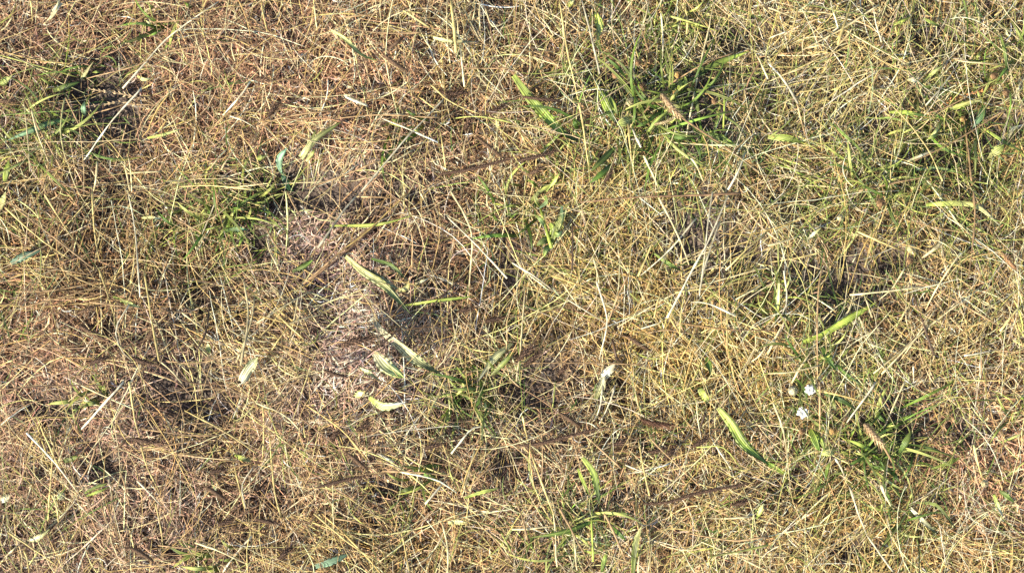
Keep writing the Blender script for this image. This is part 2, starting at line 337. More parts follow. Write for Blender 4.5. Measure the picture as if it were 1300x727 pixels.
def tube(P, R, k=6):
    T, S, U = frame(P); n = len(P); R = np.broadcast_to(R, n)
    th_ = np.arange(k) * 2 * math.pi / k
    V = P[:, None] + (S[:, None] * np.cos(th_)[None, :, None] + U[:, None] * np.sin(th_)[None, :, None]) * R[:, None, None]
    F = [[i * k + q, i * k + (q + 1) % k, (i + 1) * k + (q + 1) % k, (i + 1) * k + q] for i in range(n - 1) for q in range(k)]
    V = np.vstack([V.reshape(-1, 3), P[:1], P[-1:]])
    for q in range(0, k, 2):              # caps as quads
        F.append([n * k, (q + 2) % k, (q + 1) % k, q]); b = (n - 1) * k
        F.append([n * k + 1, b + q, b + (q + 1) % k, b + (q + 2) % k])
    return V, np.array(F)
def arr_mesh(name, V, F, C, mat, base, smooth=True, UV=None): return mesh_from(name, np.asarray(V) - np.asarray(base), F, C, mat, smooth, UV)

def stalk_mesh(name, pts, w, c, z0=None, rise=None, mat=None, bow=None):
    d = sum(math.hypot(pts[i + 1][0] - pts[i][0], pts[i + 1][1] - pts[i][1]) for i in range(len(pts) - 1))
    n = max(7, int(d / 11)); P2 = smooth_path(pts, n); s = np.linspace(0, 1, n)
    nrm = np.array([-(P2[-1] - P2[0])[1], (P2[-1] - P2[0])[0]]) / (d + 1e-6)
    if len(pts) == 2: P2 = P2 + nrm[None] * ((random.gauss(0, .028) * d) * (np.sin(s * math.pi * random.uniform(.7, 1.6))))[:, None]
    P2 = P2 + nrm[None] * np.cumsum(rng.normal(0, .30, n))[:, None] * .8
    g = np.array([ground_z(*q) for q in P2])
    z0 = random.uniform(.020, .034) if z0 is None else z0
    rise = random.uniform(.004, .020) if rise is None else rise
    flip = random.random() < .5
    gs = np.convolve(np.pad(g, 3, 'edge'), np.ones(7) / 7, 'valid')
    gs = gs * .5 + g.max() * .5
    z = gs + z0 + rise * (s if not flip else 1 - s) + .006 * np.sin(s * math.pi)
    P = world_path(P2, z); r = w * .5 * PXM
    R = r * (1.05 - .4 * (s if flip else 1 - s)) * (1 + rng.normal(0, .06, n))
    for kn in np.arange(random.uniform(.15, .4), 1, random.uniform(.3, .5)): R[int(kn * (n - 1))] *= 1.35
    dirt = np.convolve(rng.normal(0, .45, n + 4), np.ones(5) / 5, 'valid')[:, None]
    C = np.array(c)[None] * np.exp(rng.normal(-.05, .12, (n, 1)) + dirt) * (1 + .4 * (s - .5) * random.choice((-1, 1)))[:, None]
    V, F = tube(P, R); k = 6
    Cc = np.vstack([np.repeat(C, k, 0), C[:1], C[-1:]])
    base = P[0].copy()
    return arr_mesh(name, V, F, np.clip(Cc, .01, .9), mat or M_straw, base), base

def blade_mesh(name, P, w, c0, c1, mat=None, fold=.45, base_w=.55, tip_w=.06, curl=0.0, base=None, ragged=0):
    n = len(P); s = np.linspace(0, 1, n); T, S, U = frame(P)
    prof = np.where(s < .45, base_w + (1 - base_w) * np.sin(s / .45 * math.pi / 2), tip_w + (1 - tip_w) * np.cos((s - .45) / .55 * math.pi / 2) ** .8)
    hw = w * .5 * PXM * prof * (1 + np.convolve(rng.normal(0, .09, n + 4), np.ones(5) / 5, 'valid'))
    ra = curl * np.sin(s * math.pi * 1.3 + random.random() * 2) 
    S2 = S * np.cos(ra)[:, None] + U * np.sin(ra)[:, None]; U2 = U * np.cos(ra)[:, None] - S * np.sin(ra)[:, None]
    th_ = np.maximum(.00025, hw * .06)
    cols_ = [(-1, 0, 1), (-.5, -.35, 1), (0, -.5, 1), (.5, -.35, 1), (1, 0, 1), (.5, -.35, -1), (0, -.5, -1), (-.5, -.35, -1)]
    V = []; UV = []; C = []; c0 = np.array(c0); c1 = np.array(c1)
    band = [math.exp(random.gauss(0, .30)) for _ in range(5)]; band += [band[3], band[2], band[1]]; gb = [random.random() ** 2 * .5 for _ in range(8)]
    spot = np.convolve(rng.normal(0, .5, n + 2), np.ones(3) / 3, 'valid')
    for i in range(n):
        cc = c0 + (c1 - c0) * (s[i] ** 1.2)
        for q, (u, h, sd_) in enumerate(cols_):
            V.append(P[i] + S2[i] * u * hw[i] + U2[i] * (h * fold * hw[i] + (sd_ > 0) * th_[i])); UV.append((u * .5 + .5, s[i] * .3))
            c2 = cc * (1 - gb[q]) + np.array((.10, .17, .025)) * gb[q]; C.append(c2 * band[q] * math.exp(random.gauss(0, .10) + spot[i]) * (1.25 if u == 0 and sd_ > 0 else 1.0))
    k = 8; F = [[i * k + q, i * k + (q + 1) % k, (i + 1) * k + (q + 1) % k, (i + 1) * k + q] for i in range(n - 1) for q in range(k)]
    b = P[0] if base is None else base
    return arr_mesh(name, np.array(V), np.array(F), np.clip(np.array(C), .008, .88), mat or M_leaf, b, True, np.array(UV))

def leaf(name, pts, w, c0, c1, z0=.020, lift=.012, fold=.5, base_w=.5, curl=.3, parent=None, base=None, tip_w=.06):
    d = sum(math.hypot(pts[i + 1][0] - pts[i][0], pts[i + 1][1] - pts[i][1]) for i in range(len(pts) - 1))
    n = max(8, int(d / 7)); P2 = smooth_path(pts, n); s = np.linspace(0, 1, n)
    g = np.array([ground_z(*q) for q in P2]); g = g * .2 + g.mean() * .8
    P = world_path(P2, g + z0 + lift * np.sin(s * math.pi * .75))
    b = P[0].copy() if base is None else base
    me = blade_mesh(name, P, w, c0, c1, None, fold, base_w, tip_w, curl, b)
    return link(name, me, parent, b if parent is None else None)

# photo crops at about three times size: column, row -> origin; traced coordinates come in crop pixels
ORG = {}
for r_, oy in enumerate((0, 243, 484)):
    for c_ in range(4): ORG['ABCDEFGHIJKL'[r_ * 4 + c_]] = (325 * c_, oy)
def cv(k, s):
    ox, oy = ORG[k]
    return [(ox + float(a.split(',')[0]) / 2.99, oy + float(a.split(',')[1]) / 2.99) for a in s.split()]
# ---------------------------------------------------------------- the big dry stalks, each one its own thing: crop, path, width, tone
STALKS = {
'A': """320,608 430,455 540,335|9|W;465,335 560,225 640,140 830,5|9|W;355,727 370,615|9|P;470,580 495,727|7|P;487,590 502,727|6|P;245,375 245,615|6|y;250,370 325,525|6|O;75,340 150,490 235,640|7|O;85,370 115,650|6|P;120,420 190,630|7|P;
265,120 250,260|5|l;0,210 160,255 300,292|5|g;168,92 232,8|10|P;330,300 520,250 640,195 960,150|6|O;580,85 740,75 870,40|5|O;870,30 972,10|5|O;720,60 770,240|5|P;850,260 880,350|5|g;950,310 850,440|9|W;870,440 972,490|6|W;915,100 878,170 890,230|6|P;
735,450 770,590|5|O;560,500 640,350|6|G;540,520 690,400|5|G;600,500 720,350|5|G;480,395 740,425|5|O;330,440 480,390|5|O;800,640 860,560|5|P;840,645 905,540|5|P;680,710 965,718|6|Y;0,120 52,70|7|P;115,0 125,80|6|Y;560,0 590,90|6|g;480,660 612,650|6|P;60,660 20,720|6|P""",
'B': """400,727 560,540 640,455 725,365|9|W;480,450 600,500 690,540|8|W;195,715 330,670 470,610|8|O;480,620 600,570|6|P;740,0 752,100 760,200|13|Y;725,0 735,240|6|P;760,50 790,330|6|P;560,40 700,130 800,200|7|Y;320,70 500,48|7|O;330,100 640,125|7|O;20,0 40,120|7|Y;
660,320 740,390 860,440|6|Y;620,370 700,430|6|Y;690,420 705,530 720,640|6|Y;780,20 850,150|6|P;870,30 900,100 972,70|6|P;750,450 972,460|6|g;590,240 790,258 972,262|6|O;0,480 130,440 420,400|6|O;160,470 420,440 700,450|6|O;640,720 760,600|6|O;340,368 420,402|11|W;220,10 230,110|6|P;500,330 640,345|6|O;850,10 848,130|6|P""",
'C': """265,0 300,130 335,280|9|W;180,10 205,170 250,380|7|Y;252,390 268,470 300,727|7|Y;565,50 570,240|7|W;768,0 740,140 700,310 660,525|8|P;460,20 520,200|6|O;655,20 660,130|9|Y;440,470 455,660|7|Y;472,540 460,660|6|Y;455,480 490,560|10|W;500,590 560,727|8|P;
470,460 545,380 620,300|7|O;600,320 740,240 860,200|6|O;590,540 860,547|7|P;802,300 800,490|7|l;820,720 880,580|10|W;0,430 60,560|6|Y;900,170 972,300|6|P;870,250 972,220|6|O;600,60 700,90 800,125|8|g;360,90 440,190|6|P;520,0 500,90|6|P;185,30 195,140|6|P;680,600 740,700|7|P;100,60 160,130|6|P""",
'D': """80,150 118,20|7|Y;235,0 262,110|7|W;400,20 430,160|6|W;320,10 262,170|12|Y;0,30 110,72|6|P;0,312 150,250|7|P;130,190 280,110 420,20|7|P;0,240 60,305 112,395|10|W;112,395 150,530|6|O;380,340 490,420 600,560 660,690|6|Y;300,120 540,245|6|P;0,525 60,480 110,430|7|g;120,350 260,310|6|Y;
345,725 510,690 660,665|8|O;500,640 700,540 840,455 900,420|7|O;600,430 700,395 860,300|6|O;745,455 760,580 775,705|8|O;860,60 920,10|6|Y;720,230 965,252|6|P;600,400 660,330 720,250|7|W;560,470 660,330|5|W;0,150 70,120|6|W;10,420 120,370|6|P""",
'E': """485,0 512,150 530,400|8|W;350,0 360,170 380,265|7|Y;375,290 410,400 440,500|7|Y;410,600 450,727|7|Y;545,300 570,470 600,640|9|Y;500,0 620,80 760,160 800,200|6|O;700,70 760,260|6|P;20,60 140,170 300,280|7|Y;35,45 190,165 350,290|7|O;120,0 200,220|6|P;
340,420 560,445 770,465|7|O;490,430 440,520 460,600 500,640|7|W;690,460 780,530|6|P;630,640 900,632|6|O;925,340 942,480 912,660|9|P;965,400 900,650|8|P;0,660 50,640|6|Y;60,380 210,372 400,335|7|O;60,290 230,300 380,322|7|O;170,10 250,140 330,250|6|Y;80,440 250,400 400,350|6|O;600,640 650,680 690,727|6|P""",
'F': """235,215 330,80 390,10|10|W;112,0 114,245|7|y;40,170 80,300|8|P;120,0 180,110|7|O;0,60 60,180 100,240|7|O;180,350 330,220 500,80|9|O;200,340 350,215 470,110|7|B;190,360 300,240 420,150 570,5|7|G;0,500 150,410 212,380|7|P;120,505 245,468|6|P;720,90 830,200 950,332|8|W;740,0 800,110 818,200 800,430|8|P;
670,60 692,180|6|O;590,150 598,290|6|O;30,420 180,560|6|Y;160,400 130,560|6|P;0,560 120,440|6|Y;10,470 190,520|6|G;60,600 190,440|6|Y;620,0 650,60|6|P;880,0 880,70|6|P;380,20 560,30|6|O""",
'G': """760,0 742,150 712,400|8|W;822,12 740,200 690,290 590,480|10|W;700,100 600,220 490,320|8|W;555,20 620,150 670,280|8|P;572,100 500,280 480,322|7|Y;790,110 735,280 712,385|8|W;972,150 880,230 812,300|6|Y;400,515 610,390 800,335 965,290|7|P;620,385 800,360 972,325|6|Y;680,420 850,467|9|W;850,410 972,340|6|P;
0,270 150,372|8|W;150,320 300,370 430,432|7|G;210,410 370,512|6|W;320,340 348,430 360,505 330,640|8|W;310,250 330,360|7|P;450,300 400,400 360,505|7|O;50,360 32,600 18,720|8|P;0,650 250,648 500,655|6|O;500,540 700,535|6|O;490,520 582,490|7|W;820,330 820,620|6|Y;940,560 860,700|7|P;972,560 900,660|7|P;
190,350 260,450|6|P;640,640 560,560 460,530|6|G;600,480 650,560 720,600|6|G;700,500 640,640|6|G;750,560 560,620|6|Y;870,460 720,540|6|Y;960,30 850,120|6|P;600,300 560,400 540,480|6|Y;30,290 140,375|6|P""",
'H': """470,0 400,200 370,290|7|Y;780,0 786,130 760,330|8|O;340,150 430,190 512,222|8|Y;585,252 655,195|15|P;730,230 640,370 600,450|7|P;0,270 105,255 212,230|7|Y;500,300 720,420 880,515|7|O;310,390 470,375 600,360|8|P;800,370 600,520 430,692|8|P;
205,290 190,400 190,720|7|O;60,300 70,430 0,530|7|W;0,620 60,500 122,440|8|P;90,727 180,580|8|P;0,690 200,655|7|P;400,690 540,560|6|P;550,660 548,727|7|W;810,590 800,700|7|W;745,622 862,600|7|W;972,420 880,530|8|Y;340,330 305,450 270,500|6|P;360,370 390,480|6|P;0,205 150,160|8|P;
520,290 470,370 420,410|6|P;640,440 500,640|6|P;700,560 850,470|6|G;150,390 250,450|6|P;0,60 80,0|6|P""",
'I': """310,180 400,80 472,0|11|W;490,0 510,130 530,212|7|Y;535,240 600,422|7|Y;590,460 622,660|7|Y;140,135 190,250 222,322|7|Y;210,180 190,380 180,530|9|Y;100,195 200,300 310,442|8|W;200,430 230,545|7|Y;35,170 75,292|6|O;455,340 490,470|6|O;520,375 612,472|8|W;355,310 480,220|7|O;300,380 400,155|7|O;
0,30 300,15 580,22|6|B;560,260 700,230 832,210|8|O;620,270 800,290 962,316|7|O;540,180 700,200 830,205|7|O;870,230 900,370 930,480|7|Y;972,310 920,390 932,480|7|W;380,430 400,540|6|O;30,570 220,700|8|Y;90,640 112,727|8|Y;845,727 962,588|10|W;740,610 972,702|7|P;700,110 850,190 972,275|7|Y;280,0 360,40 520,110|6|P;0,690 62,620|7|P;600,620 860,640|6|O""",
'J': """50,190 70,400 100,520|8|Y;25,80 30,300|7|Y;540,340 680,372 762,422|8|W;740,360 640,462|9|W;890,170 820,180 740,272|9|W;460,270 522,302|11|W;830,260 780,440|7|P;550,570 582,727|7|Y;705,530 720,727|8|P;860,550 972,682|7|O;930,570 972,642|7|g;480,340 760,352|7|O;180,150 190,212|7|Y;
220,500 350,610 500,712|7|Y;250,500 400,640 470,720|7|G;700,210 722,280|7|Y;190,90 330,190 420,300|6|G;870,210 810,330 780,430|6|G;100,440 222,430|6|O;960,280 800,400|6|O;0,80 110,130 180,200|6|P;520,600 400,540 300,520|6|O""",
'K': """310,150 350,15|9|W;330,160 385,10|8|W;40,130 60,232|7|Y;70,260 120,400 160,500|8|Y;440,30 470,120 490,150|6|O;480,220 500,330 522,432|7|Y;250,180 370,290 412,332|7|O;420,350 500,340 600,310|7|W;430,315 560,355|6|W;740,130 760,220 832,332|8|W;350,500 440,702|9|O;180,480 240,590 310,727|9|O;140,430 180,702|7|P;
305,480 305,682|8|l;660,575 840,605 972,590|7|O;750,665 860,645 972,620|9|g;700,600 840,660 972,722|7|P;720,515 900,515|8|P;0,560 190,545|9|P;150,110 170,0|6|g;530,600 520,727|7|P;480,727 490,640|7|P;190,500 260,710|6|P;530,220 640,330 760,440|6|O;0,400 40,510 60,600|6|O;870,330 800,250 700,250|6|g""",
'L': """195,0 195,182|9|O;180,30 330,65 450,102|8|G;410,0 300,157|9|W;520,0 440,180|7|P;20,80 60,200 80,382|7|P;255,290 287,352|10|W;310,400 340,490 375,582|9|W;375,582 470,722|9|W;430,390 462,472|12|P;870,150 900,242|6|O;780,240 820,372|8|Y;725,310 720,450|6|O;690,110 600,330|8|O;690,0 680,92|8|P;
945,230 955,402|7|O;890,30 890,130|8|Y;600,612 780,600 972,602|8|Y;780,640 972,650|8|W;700,600 832,555|7|W;860,620 950,722|7|Y;470,720 522,660|7|P;110,720 142,650|7|P;590,50 640,80 760,30|6|P;660,300 800,160|7|O;0,90 70,10|7|P;220,700 280,560|7|Y;380,700 330,560|6|G;560,700 720,620|6|P""",
}
stalks = []                                # (points, width, tone)
for k, txt in STALKS.items():
    for row in txt.replace('\n', '').split(';'):
        if not row.strip(): continue
        a, w, c = row.split('|'); stalks.append((cv(k, a), float(w) / 2.99, c))
stalks = stalks[:300]

# ---------------------------------------------------------------- landmarks: what a label may point to (photo x, y, words)
LAND = [(1023,510,'the two white flowers'), (835,150,'the upper green rosette'), (1110,555,'the lower right rosette'), (700,285,'the pale fleshy weed'), (695,145,'the long ribbed plantain leaf'),
  (515,420,'the cream striped leaf'), (315,483,'the left white leaf'), (770,483,'the golden straw white leaf'), (358,205,'the blue green leaf'), (1060,415,'the lime green blade'),
  (290,270,'the round grass tuft'), (602,492,'the bottom centre tuft'), (445,435,'the darkest seed head shadow'), (400,180,'the yellow leaf pair'), (25,325,'the left edge bluish leaf'),
  (190,40,'the top left tuft'), (60,165,'the left edge teal leaves'), (125,130,'the upper left hollow'), (490,165,'the orange litter tuft'), (450,100,'the patch of orange litter'),
  (890,480,'the golden straw patch'), (1050,365,'the right central hollow'), (1225,125,'the orange grass panicle'), (1265,190,'the right edge pale leaf'), (1120,235,'the upper right clump'), (1010,60,'the top right bleached thatch'),
  (110,505,'the lower left tuft'), (265,712,'the bottom edge tuft'), (530,615,'the lower centre tuft'), (240,505,'the lower left hollow'), (945,560,'the lower yellow tipped leaf'), (720,655,'the bottom green clump'),
  (690,490,'the lower central hollow'), (1230,560,'the lower right bare patch'), (570,205,'the upper long head shadow'), (690,550,'the lower long head shadow'), (90,310,'the left combed straw'), (900,290,'the crossed white straws'),
  (720,30,'the top edge beside the watery green leaf'), (60,620,'the lower left corner litter'), (440,700,'the bottom combed straw'), (1230,400,'the right pinkish litter'), (1250,690,'the bottom right corner'), (590,60,'the top central straw'), (1000,640,'the bottom right golden litter'), (330,60,'the top left litter')]
LAND = [(a, b, w.replace('the top edge beside the watery green leaf', 'the top edge pale leaf')) for a, b, w in LAND]
CW = {'W': 'bleached white', 'P': 'pale straw coloured', 'Y': 'yellow', 'G': 'golden', 'O': 'orange brown', 'B': 'dull brown', 'g': 'yellow green', 'l': 'light green', 'y': 'cream'}
def where(cx, cy):
    d, lx, ly, wds = min((math.hypot(cx - a, cy - b), a, b, w) for a, b, w in LAND)
    if d < 22: return 'across ' + wds
    dx, dy = cx - lx, cy - ly
    return ('right of ' if dx > 0 else 'left of ') * (abs(dx) > abs(dy)) + ('below ' if dy > 0 else 'above ') * (abs(dx) <= abs(dy)) + wds
recs = []
for pts, w, c in stalks:
    (ax_, ay_), (bx_, by_) = pts[0], pts[-1]
    ln = math.hypot(ax_ - bx_, ay_ - by_); an = math.degrees(math.atan2(ay_ - by_, bx_ - ax_)) % 180
    ori = 'lying level' if an < 22 or an > 158 else 'rising right' if an < 68 else 'upright' if an < 112 else 'rising left'
    curved = len(pts) > 2 and abs((pts[1][0] - ax_) * (by_ - ay_) - (pts[1][1] - ay_) * (bx_ - ax_)) / (ln + 1) > .12 * ln
    recs.append([('curved ' if curved else 'thick ' if w > 3.1 else '') + CW[c], ori, where((ax_ + bx_) / 2, (ay_ + by_) / 2), ln])
from collections import defaultdict
grp = defaultdict(list)
for i, r in enumerate(recs): grp[tuple(r[:3])].append(i)
ORD = ['longest', 'second longest', 'third longest', 'fourth longest', 'fifth longest', 'sixth longest']
slabel = [''] * len(recs)
for (cw, ori, wh), ids in grp.items():
    ids.sort(key=lambda i: -recs[i][3])
    for q, i in enumerate(ids):
        size = 'long ' if recs[i][3] > 95 else 'short ' if recs[i][3] < 36 else ''
        slabel[i] = (f'{size}{cw} straw {ori}, {wh}' if len(ids) == 1 else f'{ORD[min(q, 5)]} {cw} straw {ori}, {wh}')
for (pts, w, c), lb in zip(stalks, slabel):
    me, b = stalk_mesh('straw', pts, w * (.74 if c == 'W' else .84), np.array(TONES[c]) * random.uniform(.75, 1.0))
    tag(link('straw', me, None, b), lb, 'straw', 'dry straws lying over the litter')

# ---------------------------------------------------------------- loose broad blades and dead leaves: crop, path, width, tone at base, tone at tip, label, category
LEAVES = [
('A','0,322 22,305 46,288',26,'l','y','pale yellow green blade tip poking in at the left edge'),
('A','308,302 330,268 356,234',13,'y','P','small cream blade stub above the teal leaves'),
('A','560,524 620,512 692,488',11,'l','y','pale green flat blade left of the bare hollow'),
('A','18,690 26,640 34,605',20,'l','l','bright light green blade at the left edge under the teal leaves'),
('A','520,288 545,302 575,298',12,'Y','y','little curled yellow blade beside the upper left hollow'),
('A','235,12 215,30 190,75',16,'W','P','bleached blade at the top edge near the left corner'),
('B','285,115 340,150 400,208 462,232',13,'y','l','yellow blade below the orange litter, top left of centre'),
('B','672,142 740,158 832,160',13,'y','P','bright cream blade at top centre among yellow straws'),
('B','335,360 370,380 425,405',13,'W','W','chalky white blade fragment on the orange litter'),
('B','0,604 20,598 44,588',20,'l','y','stubby yellow leaf left of the blue green leaf'),
('C','320,52 332,100 322,158',27,'l','y','pale green leaf near the top edge, left of the big rosette'),
('C','215,28 224,12 238,0',18,'l','y','short pale leaf cut by the top edge'),
('C','5,285 60,362 110,420 190,500 264,544',34,'l','e','long ribbed green plantain leaf with yellow tip in the upper middle'),
('C','130,727 158,690 182,655',16,'l','g','lime leaf below the long ribbed plantain leaf'),
('D','460,425 540,430 622,446',16,'l','l','lime green blade lying level in the upper right'),
('D','690,416 750,394 812,380',20,'l','y','broad cream and green blade under the orange panicle'),
('D','972,475 930,490 905,542',13,'W','P','bleached blade curving in from the right edge'),
('D','840,602 866,575 895,550',30,'y','l','stubby pale leaf by the right edge'),
('D','0,520 70,525 136,541',24,'l','l','fresh lime leaf left of the green clump at upper right'),
('D','588,315 622,280 665,248',15,'l','y','pale blade in the bleached tangle above the lime blade'),
('D','478,95 510,80 542,64',11,'l','l','small light green blade near the top, right part'),
('D','590,70 625,88 662,106',10,'l','e','small green blade near the top right'),
('D','495,628 570,595 652,568',13,'P','W','bleached blade beside the green clump at upper right'),
('D','560,642 650,640 752,662',13,'t','l','grey green blade under the upper right clump'),
('D','530,300 545,305 566,312',11,'P','W','small chalk white flake in the upper right tangle'),
('D','240,465 320,540 392,612',10,'e','l','thin green blade pointing at the upper right clump'),
('E','40,272 100,242 152,226',28,'t','t','bluish grey leaf near the left edge'),
('E','538,101 575,100 612,106',12,'y','P','small cream blade stub left of the grass tuft'),
('E','428,398 490,425 534,442',15,'l','y','pale green blade among yellow straws, left part'),
('E','915,722 945,672 980,628',34,'W','y','large white dead leaf standing out in the left part'),
('E','850,152 895,144 942,146',20,'e','t','dark green leaf under the grass tuft beside the bare hollow'),
('E','785,578 790,595 797,614',17,'y','g','tiny yellow leaf above the left white leaf'),
('E','0,72 8,40 22,0',18,'Y','y','yellow blade at the left edge, upper half'),
('F','280,130 460,125 602,90',11,'l','l','long pale green blade crossing the bare hollow left of centre'),
('F','438,255 512,280 572,336',13,'e','o','dark green narrow blade left of the centre'),
('F','340,245 400,300 480,352 530,400 584,462',22,'y','o','long folded blade, pale then green, left of centre'),
('F','385,278 470,328 545,374',17,'W','y','whitish blade lying beside the long folded blade'),
('F','540,374 568,368 580,338',18,'y','Y','curled yellow leaf end at the tip of the whitish blade'),
('F','568,432 680,415 832,398',14,'l','l','light green blade lying level near the centre'),
('F','438,480 485,535 540,582 612,642 705,694',33,'W','g','cream striped leaf tapering down to the right'),
('F','448,612 492,662 562,706',40,'W','l','broad white striped dead leaf under the cream striped leaf'),
('F','395,668 430,690 470,716',12,'y','P','narrow yellow blade beside the broad white striped leaf'),
('F','138,304 180,285 216,260',20,'o','e','short green blade below the bare hollow'),
('F','972,575 905,632 845,715',24,'y','W','bleached leaf slanting down to the dark green tuft'),
('F','975,610 940,650 890,700',18,'l','y','pale green leaf next to the bleached slanting leaf'),
('F','600,350 630,340 660,328',10,'P','P','small white flake right of the curled leaf end'),
('G','540,235 595,275 652,306',13,'o','e','dark green blade left of the crossed white straws'),
('G','335,722 366,680 392,652',26,'W','W','white dead leaf at the edge of the golden straw'),
('G','738,628 748,660 755,692',18,'e','o','short dark green blade in the golden straw patch'),
('H','600,50 720,45 800,60 882,132',18,'l','P','long pale blade bending down in the right part'),
('H','130,572 200,545 280,500 412,420',27,'l','l','lime green blade right of centre, largest there'),
('H','28,505 35,420 42,330',19,'l','y','upright light green blade beside the dark hollow'),
('H','205,590 230,635 262,682',19,'e','e','dark green blade above the white flowers'),
('H','150,182 175,160 202,138',14,'P','Y','pale tan blade left of the upper right clump'),
('I','320,424 360,402 412,386',12,'l','o','green streaked blade in the lower left'),
('I','328,434 372,418 416,400',10,'l','l','thin light blade lying under the green streaked blade'),
('I','240,304 270,294 304,284',20,'o','o','olive leaf in the lower left'),
('I','108,606 150,590 188,560',22,'P','y','pale dead blade near the lower left corner'),
('I','0,456 20,444 44,428',20,'W','P','white dead blade at the lower left edge'),
('I','888,278 920,292 955,304',15,'l','y','pale green blade in the combed straw at lower left'),
('J','376,60 395,48 415,36',24,'y','Y','yellow stub of a leaf below the cream striped leaf'),
('J','430,60 485,96 566,80',25,'l','W','pale crumpled leaf left of the dark green tuft'),
('J','225,702 280,686 352,654',25,'t','t','teal leaf near the bottom edge'),
('J','788,442 850,422 922,404',13,'l','g','pale green blade at bottom centre'),
('J','728,535 765,533 804,537',16,'y','Y','short cream blade at the bottom centre'),
('K','318,70 332,35 350,-20',27,'y','W','yellow white base of the dead leaf by the golden straw'),
('K','712,26 728,55 748,84',27,'l','g','small lime leaf above the yellow tipped leaf'),
('K','783,100 835,165 880,235 975,316',34,'l','e','ribbed green leaf with yellow tip at the lower right'),
('K','268,288 310,350 332,465',24,'l','e','upright green leaf near the bottom middle'),
('K','250,330 270,380 294,432',11,'l','l','pale thin blade left of the upright green leaf'),
('K','460,727 470,610 492,548',22,'l','y','pale green blade rising from the bottom edge'),
('K','930,522 940,495 955,462',17,'l','y','small pale leaf beside the head shadow shapes at the lower right'),
('L','540,478 600,540 645,580',15,'W','o','green blade with white edge at the lower right'),
('L','560,458 640,470 712,557',14,'o','o','olive bent blade in the lower right'),
('L','725,290 680,312 615,332',14,'l','o','pale green blade on the bare patch'),
('L','885,232 925,215 962,198',13,'l','y','yellow green blade near the right edge'),
('L','858,428 872,470 892,514',14,'l','W','pale blade near the bottom right corner'),
('L','878,414 905,432 935,458',18,'o','e','green blade near the bottom right corner'),
('L','240,55 246,85 258,112',17,'l','y','small pale blade right of the white flowers'),
('L','432,612 446,620 460,628',10,'P','W','small chalk white flake at the bottom right'),
]
for k, a, w, c0, c1, lb in LEAVES:
    o = leaf('plantain_shoot' if 'plantain' in lb else 'green_shoot' if 'green' in lb or 'lime' in lb or 'teal' in lb or 'olive' in lb else 'fallen_leaf', cv(k, a), w / 2.99 * (1.4 if c0 in 'Wy' else 1.2), TONES[c0], TONES[c1], z0=random.uniform(.024, .036), lift=random.uniform(.004, .012), fold=random.uniform(.4, 1.1), curl=random.uniform(.3, .9))
    tag(o, lb, 'leaf', 'loose leaves and broad blades')

# ---------------------------------------------------------------- green tufts: a plant with each blade a part
def tuft(name, cx, cy, n, r0, r1, w0, w1, tones, label, a0=0, a1=360, cat='plant', extra=()):
    gz = ground_z(cx, cy); b = np.array(W3(cx, cy, gz)); root = link(name, None, None, b); root.empty_display_size = .02
    tag(root, label, cat, 'green plants among the dry grass')
    n = int(n * 1.5)
    for i in range(n):
        a = math.radians(a0 + (a1 - a0) * (i + random.uniform(-.4, .4)) / n); a += random.gauss(0, .4); r = r0 * .6 + (r1 * 1.5 - r0 * .6) * random.random() ** 1.4; bend = random.uniform(-.8, .8); ex, ey = random.gauss(0, r1 * .34), random.gauss(0, r1 * .26)
        s = np.linspace(0, 1, 9); P2 = np.stack([cx + r * s * np.cos(a + bend * s) + ex, cy - r * s * np.sin(a + bend * s) + ey], 1)
        top = random.uniform(.014, .045); z = gz + .004 + top * np.sin(s * math.pi * random.uniform(.55, .85))
        t0 = np.array(TONES[random.choice(tones + 'og')]) * random.uniform(.8, 1.5); t1 = t0 * random.uniform(.9, 1.6) + np.array((.16, .11, .01)) * random.random() ** 2
        me = blade_mesh('blade', world_path(P2, z), random.uniform(w0 * .5, w1 * .72), t0, t1, M_green if w1 < 5 else None, .5, .6, .05, .3, b)
        link('blade', me, root)
    for pts, w, c0, c1 in extra:
        leaf('leaf', pts, w, TONES[c0], TONES[c1], z0=random.uniform(.020, .034), lift=.012, parent=root, base=b, curl=.25)
    return root
X_ = lambda k, rows: [(cv(k, a), w / 2.99, c0, c1) for a, w, c0, c1 in rows]
tuft('grass_tuft', 212, 32, 9, 22, 50, 4, 8, 'eeo', 'green tuft fanning left near the top left corner', 150, 225)
tuft('grass_tuft', 100, 104, 9, 22, 60, 3, 6, 'eog', 'yellow green tuft fanning left beside the upper left hollow', 150, 230)
tuft('grass_tuft', 62, 172, 16, 20, 60, 2.5, 5, 'ego', 'loose grass tuft with teal leaves at the left edge', extra=X_('A', [('290,450 200,465 120,495 30,532', 22, 'e', 't'), ('200,345 255,328 302,312', 22, 'o', 'e'), ('322,440 316,412 322,384', 20, 't', 't')]))
tuft('grass_tuft', 272, 278, 30, 24, 62, 2.5, 5.5, 'eeog', 'round dark green tuft left of the bare hollow')
tuft('grass_tuft', 322, 262, 14, 22, 50, 2.5, 5, 'eeo', 'smaller tuft at the left rim of the bare hollow', -120, 120)
tuft('grass_tuft', 517, 158, 9, 24, 52, 4, 8, 'eo', 'small tuft fanning left under the orange litter', 170, 235)
tuft('grass_tuft', 606, 488, 22, 22, 58, 3, 6, 'eeog', 'dark green tuft at the bottom of the picture centre', 130, 330)
tuft('grass_tuft', 124, 502, 9, 18, 44, 4, 8, 'eo', 'small dark tuft fanning left above the grey hollow, lower left', 150, 220)
tuft('grass_tuft', 282, 703, 9, 18, 44, 4, 8, 'eo', 'small dark tuft fanning left at the bottom edge', 160, 225)
tuft('grass_tuft', 548, 608, 9, 22, 48, 4, 8, 'eo', 'dark green tuft fanning left at lower centre', 160, 230)
